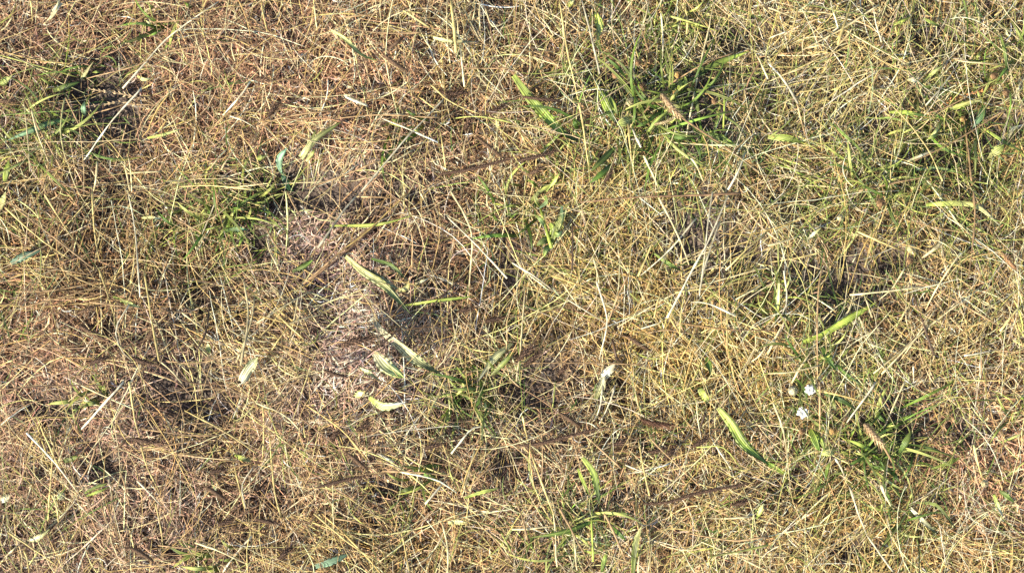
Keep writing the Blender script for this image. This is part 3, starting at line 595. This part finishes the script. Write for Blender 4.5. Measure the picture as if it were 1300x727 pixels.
tuft('grass_tuft', 718, 668, 18, 24, 62, 2.5, 5, 'ego', 'loose green clump with a long dark leaf at the bottom', extra=X_('K', [('330,520 200,570 70,592', 19, 'e', 'o'), ('380,550 405,575 432,602', 16, 'e', 'e'), ('340,722 350,680 362,640', 18, 'e', 'l'), ('270,640 300,648 342,650', 10, 'l', 'g')]))
tuft('grass_tuft', 1120, 232, 22, 24, 64, 2.5, 5.5, 'eeog', 'shaggy green clump below the dark tangle, upper right')
tuft('grass_tuft', 1222, 152, 14, 20, 58, 3, 6, 'eeo', 'green clump under the orange panicle', 90, 330, extra=X_('D', [('822,398 808,440 778,484', 25, 'e', 't'), ('820,488 900,540 975,582', 14, 'l', 'e')]))
tuft('grass_tuft', 1272, 72, 14, 22, 56, 2.5, 5.5, 'eeg', 'upright green clump at the top right corner', 30, 330, extra=X_('D', [('910,285 900,200 882,128', 16, 'e', 'l')]))
tuft('grass_tuft', 1042, 455, 16, 22, 52, 2.5, 5, 'eog', 'sparse green tuft above the white flowers')
tuft('grass_tuft', 990, 385, 14, 22, 56, 2.5, 5, 'glo', 'thin light green tuft left of the dark hollow')
tuft('grass_tuft', 655, 268, 10, 20, 46, 4, 8, 'eeo', 'dark green tuft left of the pale fleshy weed', 60, 300)
tuft('grass_tuft', 840, 28, 14, 22, 60, 2.5, 4.5, 'glo', 'thin yellow green tuft at the top edge')
tuft('grass_tuft', 1190, 165, 14, 22, 56, 3, 6, 'ego', 'low green tuft under the lime blade, upper right', 120, 300)
tuft('grass_tuft', 1140, 655, 18, 20, 50, 2.5, 5, 'geo', 'sparse yellow green tuft near the bottom right')
tuft('grass_tuft', 700, 215, 12, 20, 44, 3, 6, 'eo', 'small tuft below the long ribbed plantain leaf', 0, 200)
tuft('grass_tuft', 1285, 525, 8, 16, 40, 2.5, 5, 'eg', 'small tuft at the right edge over the bare patch', 40, 200)
# the two rosettes
tuft('rosette_plant', 838, 146, 44, 26, 78, 2.5, 6, 'eeeog', 'big green rosette among brown buds in the upper middle', extra=X_('C', [
  ('690,300 760,250 900,195', 22, 'e', 'l'), ('335,345 355,390 390,465', 40, 'l', 'e'), ('352,350 385,395 402,440', 20, 'l', 'o'), ('460,452 430,462 398,474', 36, 'y', 'l'), ('390,560 350,600 300,650', 24, 'e', 'o'), ('385,620 340,660 296,694', 22, 'e', 'e'),
  ('740,510 790,520 852,552', 24, 'e', 'l'), ('590,515 635,522 682,527', 14, 'e', 'e'), ('430,292 395,250 358,218', 14, 'e', 'e'), ('520,440 470,380 400,300', 14, 'e', 'l'), ('560,430 500,470 470,482', 16, 'e', 'e'), ('630,350 640,320 632,300', 20, 'l', 'l'), ('640,345 660,310 655,290', 16, 'l', 'l'),
  ('680,520 705,560 715,600', 14, 'e', 'e'), ('250,490 240,470 232,458', 22, 'e', 'e')]))
tuft('rosette_plant', 1108, 562, 40, 26, 74, 2.5, 6, 'eeeog', 'big green rosette right of the two white flowers', extra=X_('L', [
  ('160,180 178,220 196,264', 34, 'l', 'e'), ('180,190 205,230 215,262', 18, 'l', 'l'), ('255,258 230,266 202,278', 36, 'y', 'l'), ('215,45 290,76 336,108', 20, 'e', 'e'), ('395,108 420,130 448,158', 18, 'e', 'e'), ('-10,305 25,325 66,352', 22, 'e', 'l'),
  ('390,325 435,328 482,334', 15, 'e', 'e'), ('470,338 485,360 502,384', 14, 'e', 'e'), ('500,270 522,230 546,185', 26, 'e', 'o'), ('220,370 225,330 240,300', 16, 'e', 'l'), ('400,260 340,300 300,320', 16, 'e', 'e'), ('410,270 350,240 300,220', 14, 'e', 'l')]))
# pale fleshy weed
def weed():
    cx, cy = 692, 300; gz = ground_z(cx, cy); b = np.array(W3(cx, cy, gz)); root = link('fleshy_weed', None, None, b)
    tag(root, 'pale fleshy weed with grey green lobed leaves near the centre', 'plant', 'green plants among the dry grass')
    me, bb = stalk_mesh('stem', cv('G', '150,215 130,150 105,60'), 4, TONES['l'], .02, .02, M_green); o = link('stem', me, root); o.location = Vector(bb) - Vector(b)
    for a, w, c0, c1 in [('150,200 175,130 205,70', 30, 'l', 'y'), ('145,195 185,110 190,55', 22, 'l', 't'), ('150,180 160,150 145,120', 34, 'l', 'l'), ('150,195 125,185 95,205', 26, 't', 'l'), ('150,200 130,220 122,245', 26, 't', 'l'), ('110,60 95,40 85,10', 16, 'l', 'y'), ('130,140 110,110 90,90', 18, 't', 'l'), ('105,62 130,40 125,15', 16, 't', 'l'), ('150,150 175,165 190,150', 20, 'l', 't')]:
        leaf('leaf', cv('G', a), w / 2.99, np.array(TONES[c0]) * .95, TONES[c1], z0=.03, lift=.012, parent=root, base=b, fold=.35, curl=.4, base_w=.3, tip_w=.3)
weed()
def striped_leaf():                       # blue green leaf with a pale midrib on a dark stem
    b = np.array(W3(*cv('B', '128,722')[0], ground_z(*cv('B', '128,722')[0]))); root = link('blue_green_shoot', None, None, b)
    tag(root, 'blue green leaf with pale midrib on dark stem beside the bare hollow', 'plant', 'green plants among the dry grass')
    leaf('leaf', cv('B', '96,655 88,605 118,562'), 9.5, TONES['t'], np.array(TONES['t']) * 1.5, z0=.036, parent=root, base=b, fold=.35, base_w=.35, curl=.1)
    leaf('stem_blade', cv('B', '130,722 112,690 95,648'), 7, (.03, .09, .04), (.05, .14, .06), z0=.026, parent=root, base=b)
    leaf('stem_blade', cv('B', '140,727 120,700 108,665'), 5, (.03, .10, .04), (.06, .15, .05), z0=.020, parent=root, base=b)
striped_leaf()
def leaf_pair():
    b = np.array(W3(*cv('B', '178,606')[0], ground_z(*cv('B', '178,606')[0]))); root = link('leaf_pair', None, None, b)
    tag(root, 'yellow based pair of green blades left of the small tuft', 'plant', 'green plants among the dry grass')
    for a, w, c0, c1 in [('175,606 225,530 322,464', 20, 'y', 'o'), ('165,595 205,545 228,492', 18, 'y', 'o'), ('190,612 215,580 222,566', 15, 'y', 'l')]:
        leaf('leaf', cv('B', a), w / 2.99, TONES[c0], TONES[c1], z0=.028, parent=root, base=b)
leaf_pair()

# ---------------------------------------------------------------- seed heads: a stem and a spike of tight spikelets; dark ones stand in for cast shadows
def spike_mesh(P, r, tone, base, long=1.0):
    T, S, U = frame(P); n = len(P); parts = []; ln = np.linalg.norm(np.diff(P, axis=0), axis=1).sum()
    s = np.linspace(0, 1, n); R = r * .55 * np.clip(np.sin(np.clip(s * .92 + .06, 0, 1) * math.pi) ** .45, .25, 1)
    V, F = tube(P, R, 6); parts.append((V, F, np.tile(np.array(tone) * .7, (len(V), 1))))
    m = int(max(90, ln / .00035)); Vs = []; Fs = []; Cs = []
    for i in range(m):
        q = (i + .5) / m; f = q * (n - 1); a = int(f); t_ = f - a; a2 = min(a + 1, n - 1)
        c = P[a] * (1 - t_) + P[a2] * t_; th_ = i * 2.39996; rr = R[a] * (1 - t_) + R[a2] * t_
        o = S[a] * math.cos(th_) + U[a] * math.sin(th_); tg = np.cross(T[a], o)
        l_ = random.uniform(.6, 1.35) * r * .75; k = o * .75 + T[a] * .8; p0 = c + o * rr * .8; wdt = r * .16
        Vs += [p0 - tg * wdt, p0 + k * l_ * .5 + o * wdt * .6, p0 + tg * wdt, p0 + k * l_ * 1.25]
        j = 4 * i; Fs += [[j, j + 1, j + 3, j + 3], ]; Fs[-1] = [j, j + 1, j + 2, j + 3]
        cc = np.array(tone) * math.exp(random.gauss(.1, .3)); Cs += [cc * .8, cc * 1.2, cc * .8, cc * 1.4]
    parts.append((np.array(Vs), np.array(Fs), np.array(Cs)))
    V, F, C = merge(parts)
    return arr_mesh('spike', V, F, np.clip(C, .01, .8), M_head, base, False)
def seed_or_shadow_stalk(head, w, tone, label, stem=None, stem_tone='B', z=.034, stem_w=1.6, name='seed_or_shadow_stalk'):
    n = 14; P2 = smooth_path(head, n); g = np.max([ground_z(*q) for q in P2]); s = np.linspace(0, 1, n)
    P = world_path(P2, np.full(n, g + z) + .006 * np.sin(s * math.pi)); 
    q = P2[-1] if stem is None else stem[-1]; b = np.array(W3(q[0], q[1], ground_z(*q)))
    root = link(name, None, None, b); tag(root, label, 'seed head', 'brown seed heads on stems')
    link('spike', spike_mesh(P, w * .5 * PXM, tone, b), root)
    if stem is None:
        d = (P2[-1] - P2[0]) / np.linalg.norm(P2[-1] - P2[0]); L2 = random.uniform(50, 110); nn = np.array([d[1], -d[0]]) * random.uniform(-12, 12)
        stem = [tuple(P2[-1]), tuple(P2[-1] + d * L2 * .5 + nn), tuple(P2[-1] + d * L2)]
    m = 10; S2 = smooth_path([tuple(P2[-2])] + list(stem), m); ss = np.linspace(0, 1, m)
    zz = (g + z) * (1 - ss) + (ground_z(*S2[-1]) + .012) * ss + .006 * np.sin(ss * math.pi)
    V, F = tube(world_path(S2, zz), stem_w * .5 * PXM * (.8 + .3 * ss)); c = np.array(TONES[stem_tone]) * random.uniform(.7, 1.1)
    link('stem', arr_mesh('stem', V, F, np.tile(c, (len(V), 1)), M_straw, b), root)
    return root
shadow_dk = (.105, .062, .040); md_ = (.18, .11, .065); gl = (.46, .31, .17)  # darkest tone: seed head shadows built as solid dark spikes
HEADS = [
('A','-6,388 30,384 64,383',16,md_,'brown seed head cut by the left edge, upper part'),
('B','578,272 530,244 482,208',17,md_,'brown seed head slanting over the orange litter'),
('B','560,140 525,170 500,188',13,md_,'small brown seed head above the orange litter'),
('B','46,442 62,420 84,398',19,shadow_dk,'dark seed head shadow shape above the yellow based blade pair'),
('B','0,298 25,303 54,306',17,md_,'dark seed head shadow shape in the litter right of the top left tuft'),
('B','790,492 802,474 818,452',19,shadow_dk,'stubby dark seed head shadow shape at upper centre, left of two'),
('B','888,432 910,418 934,404',18,shadow_dk,'stubby dark seed head shadow shape at upper centre, right of two'),
('B','690,345 740,356 806,350',19,shadow_dk,'dark seed head shadow shape lying level under yellow straws at upper centre'),
('B','690,662 800,645 900,620 980,598',20,shadow_dk,'long dark seed head shadow shape at upper centre, longest in the upper half'),
('B','838,520 890,562 942,602',15,md_,'brown seed head rising left, just above the long upper one'),
('C','40,368 110,376 190,386',14,shadow_dk,'dark seed head shadow shape crossing the long ribbed plantain leaf'),
('C','20,610 90,596 170,572',15,shadow_dk,'dark seed head shadow shape below the long ribbed plantain leaf'),
('C','60,660 90,650 120,630',17,md_,'short brown seed head left of the small tuft in the upper middle'),
('C','350,690 362,676 378,650',15,shadow_dk,'short dark seed head shadow shape below the big rosette'),
('E','298,462 322,452 354,438',15,md_,'short brown seed head in the combed straw at left'),
('E','300,508 350,538 402,562',18,md_,'brown seed head rising left in the left part'),
('E','338,654 374,640 414,628',18,shadow_dk,'dark seed head shadow shape below the combed straw at left'),
('E','498,628 540,645 584,652',18,shadow_dk,'dark seed head shadow shape left of the white dead leaf'),
('E','556,560 572,545 590,520',15,md_,'small brown seed head on a dark leaning stem, left part'),
('F','325,588 370,568 445,556',25,shadow_dk,'darkest thick seed head shadow shape left of the cream striped leaf'),
('F','258,678 300,694 344,702',15,shadow_dk,'slim dark seed head shadow shape below the darkest one'),
('F','768,458 795,448 824,444',18,shadow_dk,'short dark seed head shadow shape just left of the centre'),
('F','868,492 900,486 934,478',17,shadow_dk,'short dark seed head shadow shape below the centre'),
('G','522,602 486,580 448,556',16,md_,'brown seed head rising left at the golden straw'),
('G','22,642 40,622 72,590',20,shadow_dk,'topmost of three dark head shadow shapes left of the golden straw'),
('G','48,664 72,640 104,606',18,shadow_dk,'middle of three dark head shadow shapes left of the golden straw'),
('G','178,692 194,676 214,656',17,shadow_dk,'lowest right of three dark head shadow shapes left of the golden straw'),
('G','640,500 740,514 834,526',12,(.40,.25,.11),'slim orange brown seed head in the golden straw'),
('H','945,296 920,272 898,246',15,(.36,.20,.10),'orange brown seed head near the right edge'),
('I','500,216 550,226 604,232',17,shadow_dk,'dark seed head shadow shape right of the lower left hollow'),
('I','862,452 825,426 778,398',18,md_,'brown seed head rising left in the lower left'),
('I','788,352 825,338 864,330',15,shadow_dk,'slim dark head shadow shape above the brown rising one, lower left'),
('I','582,682 540,654 488,628',18,md_,'brown seed head near the bottom left'),
('I','826,545 850,536 884,520',16,shadow_dk,'short dark seed head shadow shape at bottom left of centre'),
('J','228,402 320,378 424,354',20,shadow_dk,'long dark seed head shadow shape at lower left of centre'),
('J','286,224 298,206 314,186',19,shadow_dk,'stubby dark head shadow shape above the long lower left one'),
('J','384,186 400,176 424,160',18,shadow_dk,'stubby dark head shadow shape below the crumpled pale leaf'),
('J','422,334 382,300 338,268',17,md_,'brown seed head rising left above the long lower left one'),
('J','638,256 665,244 704,236',17,shadow_dk,'dark seed head shadow shape below the dark green tuft'),
('J','0,522 40,530 84,538',16,shadow_dk,'dark seed head shadow shape lying level near the bottom left'),
('J','88,674 108,652 132,626',20,shadow_dk,'stubby dark head shadow shape near the bottom edge'),
('K','28,244 120,232 210,208 332,178',21,shadow_dk,'long dark seed head shadow shape at lower centre, nearly level'),
('K','376,246 402,236 436,222',20,shadow_dk,'stubby dark head shadow shape right of the long lower centre one'),
('K','578,294 596,276 620,252',20,shadow_dk,'stubby dark head shadow shape rising right, lower right of centre'),
('K','518,268 545,264 574,258',17,shadow_dk,'small dark head shadow shape beside the rising stubby one'),
('K','686,246 710,234 744,212',19,shadow_dk,'dark head shadow shape left of the yellow tipped leaf'),
('K','490,144 545,162 606,166',20,(.11,.055,.033),'reddish dark head shadow shape on a long level stem, lower right of centre'),
('K','496,464 600,456 700,424 910,384',20,shadow_dk,'longest dark seed head shadow shape at the lower right of centre'),
('K','838,470 862,462 896,448',17,shadow_dk,'short dark head shadow shape under the longest lower one'),
('K','262,172 222,146 178,118',16,md_,'brown head rising left above the long lower centre one'),
]
for k, a, w, tone, lb in HEADS:
    st = None
    if lb.startswith('reddish'): st = cv('K', '606,166 700,178 860,182 985,192')
    if lb.startswith('small brown seed head on a dark'): st = cv('E', '590,520 640,460 700,390 762,288')
    if lb.startswith('darkest'): st = cv('F', '445,556 560,525 700,508 840,490')
    seed_or_shadow_stalk(cv(k, a), w / 2.99 * (1.7 if math.dist(cv(k, a)[0], cv(k, a)[-1]) < 60 else 1.15), np.array(tone) * random.uniform(.85, 1.15), lb, st)
for k, a, w, lb in [('C', '568,356 595,395 634,440', 40, 'fat golden brown seed head on the big upper rosette'), ('L', '366,160 395,195 436,242', 40, 'fat golden brown seed head on the lower right rosette')]:
    seed_or_shadow_stalk(cv(k, a), w / 2.99, gl, lb, cv('C', '634,440 730,505 830,572 975,684') if k == 'C' else cv('L', '436,242 470,300 500,340'), 'O', .052, 3)
seed_or_shadow_stalk(cv('C', '540,472 585,462 632,438'), 6, (.5, .38, .2), 'slim pale seed head just below the fat golden brown one', cv('C', '632,438 660,430 690,400'), 'O', .045)
# bare dark stems
for k, a, w, c, lb in [('E', '800,390 782,530 740,612', 7, 'D', 'dark bare stem right of the leaning seed head, left part'), ('F', '580,530 700,405 805,318', 6, 'D', 'dark thin stem rising right at the centre left'), ('F', '330,665 450,600 580,490', 6, 'D', 'dark thin stem crossing the white striped leaf'),
    ('G', '230,110 225,300', 7, 'D', 'dark upright stem right of the pale fleshy weed'), ('G', '380,560 390,600 402,642', 10, 'D', 'short dark stem above the white dead leaf at golden straw'), ('H', '550,380 590,500 632,622', 8, 'D', 'dark stem slanting down right of the dark hollow'),
    ('G', '250,42 500,22 870,6', 8, 'B', 'long brown stem lying level above the crossed white straws'), ('K', '735,120 724,150 710,192', 9, 'D', 'short dark stem above the lower right head shadow shapes'), ('C', '950,230 900,310 880,400', 6, 'B', 'brown stem at the right of the big upper rosette')]:
    me, b = stalk_mesh('dry_stem', cv(k, a), w / 2.99, TONES[c], .026)
    tag(link('dry_stem', me, None, b), lb, 'stem', 'dark dry stems')

# open panicles with separate spikelets
def panicle(pts, tone, label, n=16, reach=5):
    P2 = smooth_path(pts, n); g = np.mean([ground_z(*q) for q in P2]); b = np.array(W3(P2[0][0], P2[0][1], ground_z(*P2[0])))
    root = link('grass_panicle', None, None, b); tag(root, label, 'seed head', 'open grass panicles')
    s = np.linspace(0, 1, n); z = g + .018 + .008 * s ** .5; P = world_path(P2, z)
    V, F = tube(P, .0008); link('stem', arr_mesh('stem', V, F, np.tile(np.array(tone) * .8, (len(V), 1)), M_straw, b), root)
    T, S, U = frame(P)
    for i in range(4, n):
        for sd_ in (-1, 1):
            d = T[i] * .8 + S[i] * sd_ * random.uniform(.3, .7) + U[i] * random.uniform(-.1, .3); d /= np.linalg.norm(d)
            Q = P[i] + d[None] * np.linspace(0, reach * PXM * random.uniform(.7, 1.2), 5)[:, None]
            V, F = tube(Q, np.array([.0003, .0007, .0009, .0006, .0002]), 6); c = np.array(tone) * math.exp(random.gauss(.15, .2))
            link('spikelet', arr_mesh('spikelet', V, F, np.clip(np.tile(c, (len(V), 1)), 0, .8), M_head, b), root)
panicle(cv('A', '620,420 560,384 470,358 345,340'), (.50, .36, .20), 'upper pale panicle reaching into the hollow at upper left')
panicle(cv('A', '640,440 560,410 470,388 365,402'), (.50, .36, .20), 'lower pale panicle reaching into the hollow at upper left')
panicle(cv('D', '600,440 690,382 760,358 842,338'), (.50, .23, .09), 'orange grass panicle leaning right in the upper right')

# round dried buds and the white flowers
def ball_head(name, px, py, r, tone, z, label, cat, grp_, n=70, mat=None, long=1.0, st_tone='O', spike=.9):
    gz = ground_z(px, py); c = np.array(W3(px, py, gz + z)); fx = px + random.uniform(-14, 14); fy = py + random.uniform(-14, 14); b = np.array(W3(fx, fy, ground_z(fx, fy)))
    root = link(name, None, None, b); tag(root, label, cat, grp_)
    P = b[None] + (c - b)[None] * np.linspace(0, 1, 6)[:, None]; P[:, 0] += .002 * np.sin(np.linspace(0, 3.1, 6))
    V, F = tube(P, .0007); link('stem', arr_mesh('stem', V, F, np.tile(np.array(TONES[st_tone]) * .8, (len(V), 1)), M_straw, b), root)
    cr_ = .8 if cat == 'flower' else .5
    ph = np.linspace(.05, math.pi - .05, 8); Q = np.stack([np.zeros(8), np.zeros(8), -np.cos(ph) * r * cr_ * long], 1) + c
    R = np.sin(ph) * r * cr_; k = 8; th_ = np.arange(k) * 2 * math.pi / k
    Vc = (Q[:, None] + np.stack([np.cos(th_), np.sin(th_), 0 * th_], 1)[None] * R[:, None, None]).reshape(-1, 3)
    Fc = np.array([[i * k + q, i * k + (q + 1) % k, (i + 1) * k + (q + 1) % k, (i + 1) * k + q] for i in range(7) for q in range(k)])
    Vs, Fs, Cs = [], [], []
    for i in range(n):
        u = 1 - 2 * (i + .5) / n; a = i * 2.39996; d = np.array([math.sqrt(1 - u * u) * math.cos(a), math.sqrt(1 - u * u) * math.sin(a), u * long])
        t1 = np.cross(d, [.3, .2, 1]); t1 /= np.linalg.norm(t1) + 1e-9; t2 = np.cross(d, t1); l_ = r * random.uniform(.85, 1.15); w_ = r * .2; p0 = c + d * r * .45
        j = len(Vs); Vs += [p0 - t1 * w_ * .5, c + d * l_ * spike - t2 * w_ * .4 + t1 * w_ * .3, p0 + t1 * w_ * .5, c + d * l_ + t2 * w_ * .4 - t1 * w_ * .6]; Fs.append([j, j + 1, j + 2, j + 3])
        cc = np.array(tone) * math.exp(random.gauss(0, .12 if cat == 'flower' else .3)); Cs += [cc * .85, cc, cc * .85, cc * 1.1]
    V, F, C = merge([(Vc, Fc, np.tile(np.array(tone) * .8, (len(Vc), 1))), (np.array(Vs), np.array(Fs), np.array(Cs))])
    link('flower_head' if cat == 'flower' else 'bud', arr_mesh('bud', V, F, np.clip(C, 0, .88), mat or M_head, b, False), root)
def white_flower(px, py, r, label):
    gz = ground_z(px, py); z = gz + .044; c = np.array(W3(px, py, z)); fx, fy = px + 9, py - 6; b = np.array(W3(fx, fy, ground_z(fx, fy)))
    root = link('white_flower', None, None, b); tag(root, label, 'flower', 'small flowers')
    P = b[None] + (c - b)[None] * np.linspace(0, 1, 6)[:, None]; V, F = tube(P, .0007)
    link('stem', arr_mesh('stem', V, F, np.tile(np.array(TONES['l']) * .6, (len(V), 1)), M_green, b), root)
    V, F = tube(np.array([c + np.array((0, 0, -.003)), c + np.array((0, 0, -.001)), c + np.array((0, 0, .0012))]) + np.array([[0, 0, 0], [.0001, 0, 0], [.0002, 0, 0]]), np.array([.0008, r * .35, r * .22]), 8)
    link('calyx', arr_mesh('calyx', V, F, np.tile(np.array((.45, .45, .16)), (len(V), 1)), M_head, b), root)
    for ring, (m, rr, up) in enumerate(((11, 1.0, .12), (9, .78, .4), (6, .5, .8))):
        for i in range(m):
            a = (i + random.uniform(-.3, .3)) * 6.283 / m + ring; ln = r * rr * random.uniform(.8, 1.2); d = np.array((math.cos(a), math.sin(a), up)); s = np.linspace(.1, 1, 6)
            Q = c + d[None] * (ln * s)[:, None]; Q[:, 2] += ring * .0006 - .0012 * s ** 3 * random.random()
            me = blade_mesh('petal', Q, r * 1000 * .62, (.86, .86, .80), (.88, .88, .85), M_white, .25, .5, .5, .15, b)
            for v in me.color_attributes['Col'].data: v.color = (.86, .85, .80, 1)
            link('petal', me, root)
white_flower(1028.5, 494, .0064, 'upper right of the two bright white flowers')
white_flower(1019.5, 524, .0068, 'lower of the two bright white flowers')
ball_head('faded_flower', 1007, 496, .0062, (.58, .52, .33), .034, 'faded cream flower left of the upper white flower', 'flower', 'small flowers', 90, M_head, .8, 'l')
ball_head('pale_bud', 77.5, 629, .0052, (.74, .72, .42), .032, 'pale yellow bud in the lower left', 'bud', 'dried buds', 70, M_head)
BUDS = [('C',385,222,16,'brown bud furthest up on the left of the big upper rosette'), ('C',480,240,13,'brown bud topmost in the middle of the big upper rosette'), ('C',530,235,11,'small brown bud right of the topmost middle one'), ('C',394,285,14,'brown bud left of the big upper rosette centre'), ('C',463,315,12,'small brown bud touching the larger one by the rosette'),
  ('C',495,330,17,'largest round brown bud in the big upper rosette'), ('C',452,388,17,'golden bud above the pale leaf of the upper rosette'), ('C',632,285,14,'brown bud above the fat golden seed head'), ('C',685,320,13,'orange bud right of the fat golden seed head'), ('C',740,350,10,'small orange bud furthest right of the upper rosette'), ('C',505,522,12,'small brown bud below the upper rosette'), ('C',620,352,9,'tiny yellow bud touching the fat golden seed head'),
  ('C',770,385,12,'brown bud at the lower right of the upper rosette'), ('L',248,188,15,'golden bud between the white flowers and the rosette'), ('L',308,330,12,'brown bud below the lower right rosette'), ('L',822,386,13,'pale bud at the end of a yellow straw, lower right'), ('D',740,452,11,'orange bud tipping an upright straw in the upper right'), ('H',430,45,18,'brown bristly bud at the top of the right part'), ('H',545,220,16,'brown bud left of the pale stub at right'), ('H',540,262,14,'brown bud just below another at right'), ('D',905,352,13,'brown bud near the right edge, upper part'),
  ('D',860,290,14,'brown bud above the one near the right edge'), ('H',275,100,12,'pale bud at the upper edge of the dark hollow'), ('L',130,190,12,'brown bud below the two white flowers'), ('L',20,150,10,'reddish brown bud lower left of the white flowers')]
for k, bx, by, r, lb in BUDS:
    (qx, qy), = cv(k, f'{bx},{by}'); tn = (.62, .52, .28) if 'pale' in lb else (.48, .30, .11) if 'golden' in lb or 'orange' in lb else (.30, .18, .09)
    ball_head('dried_bud', qx, qy, r / 2.99 * PXM * 1.05, tn, random.uniform(.032, .048), lb, 'bud', 'dried buds', 110)
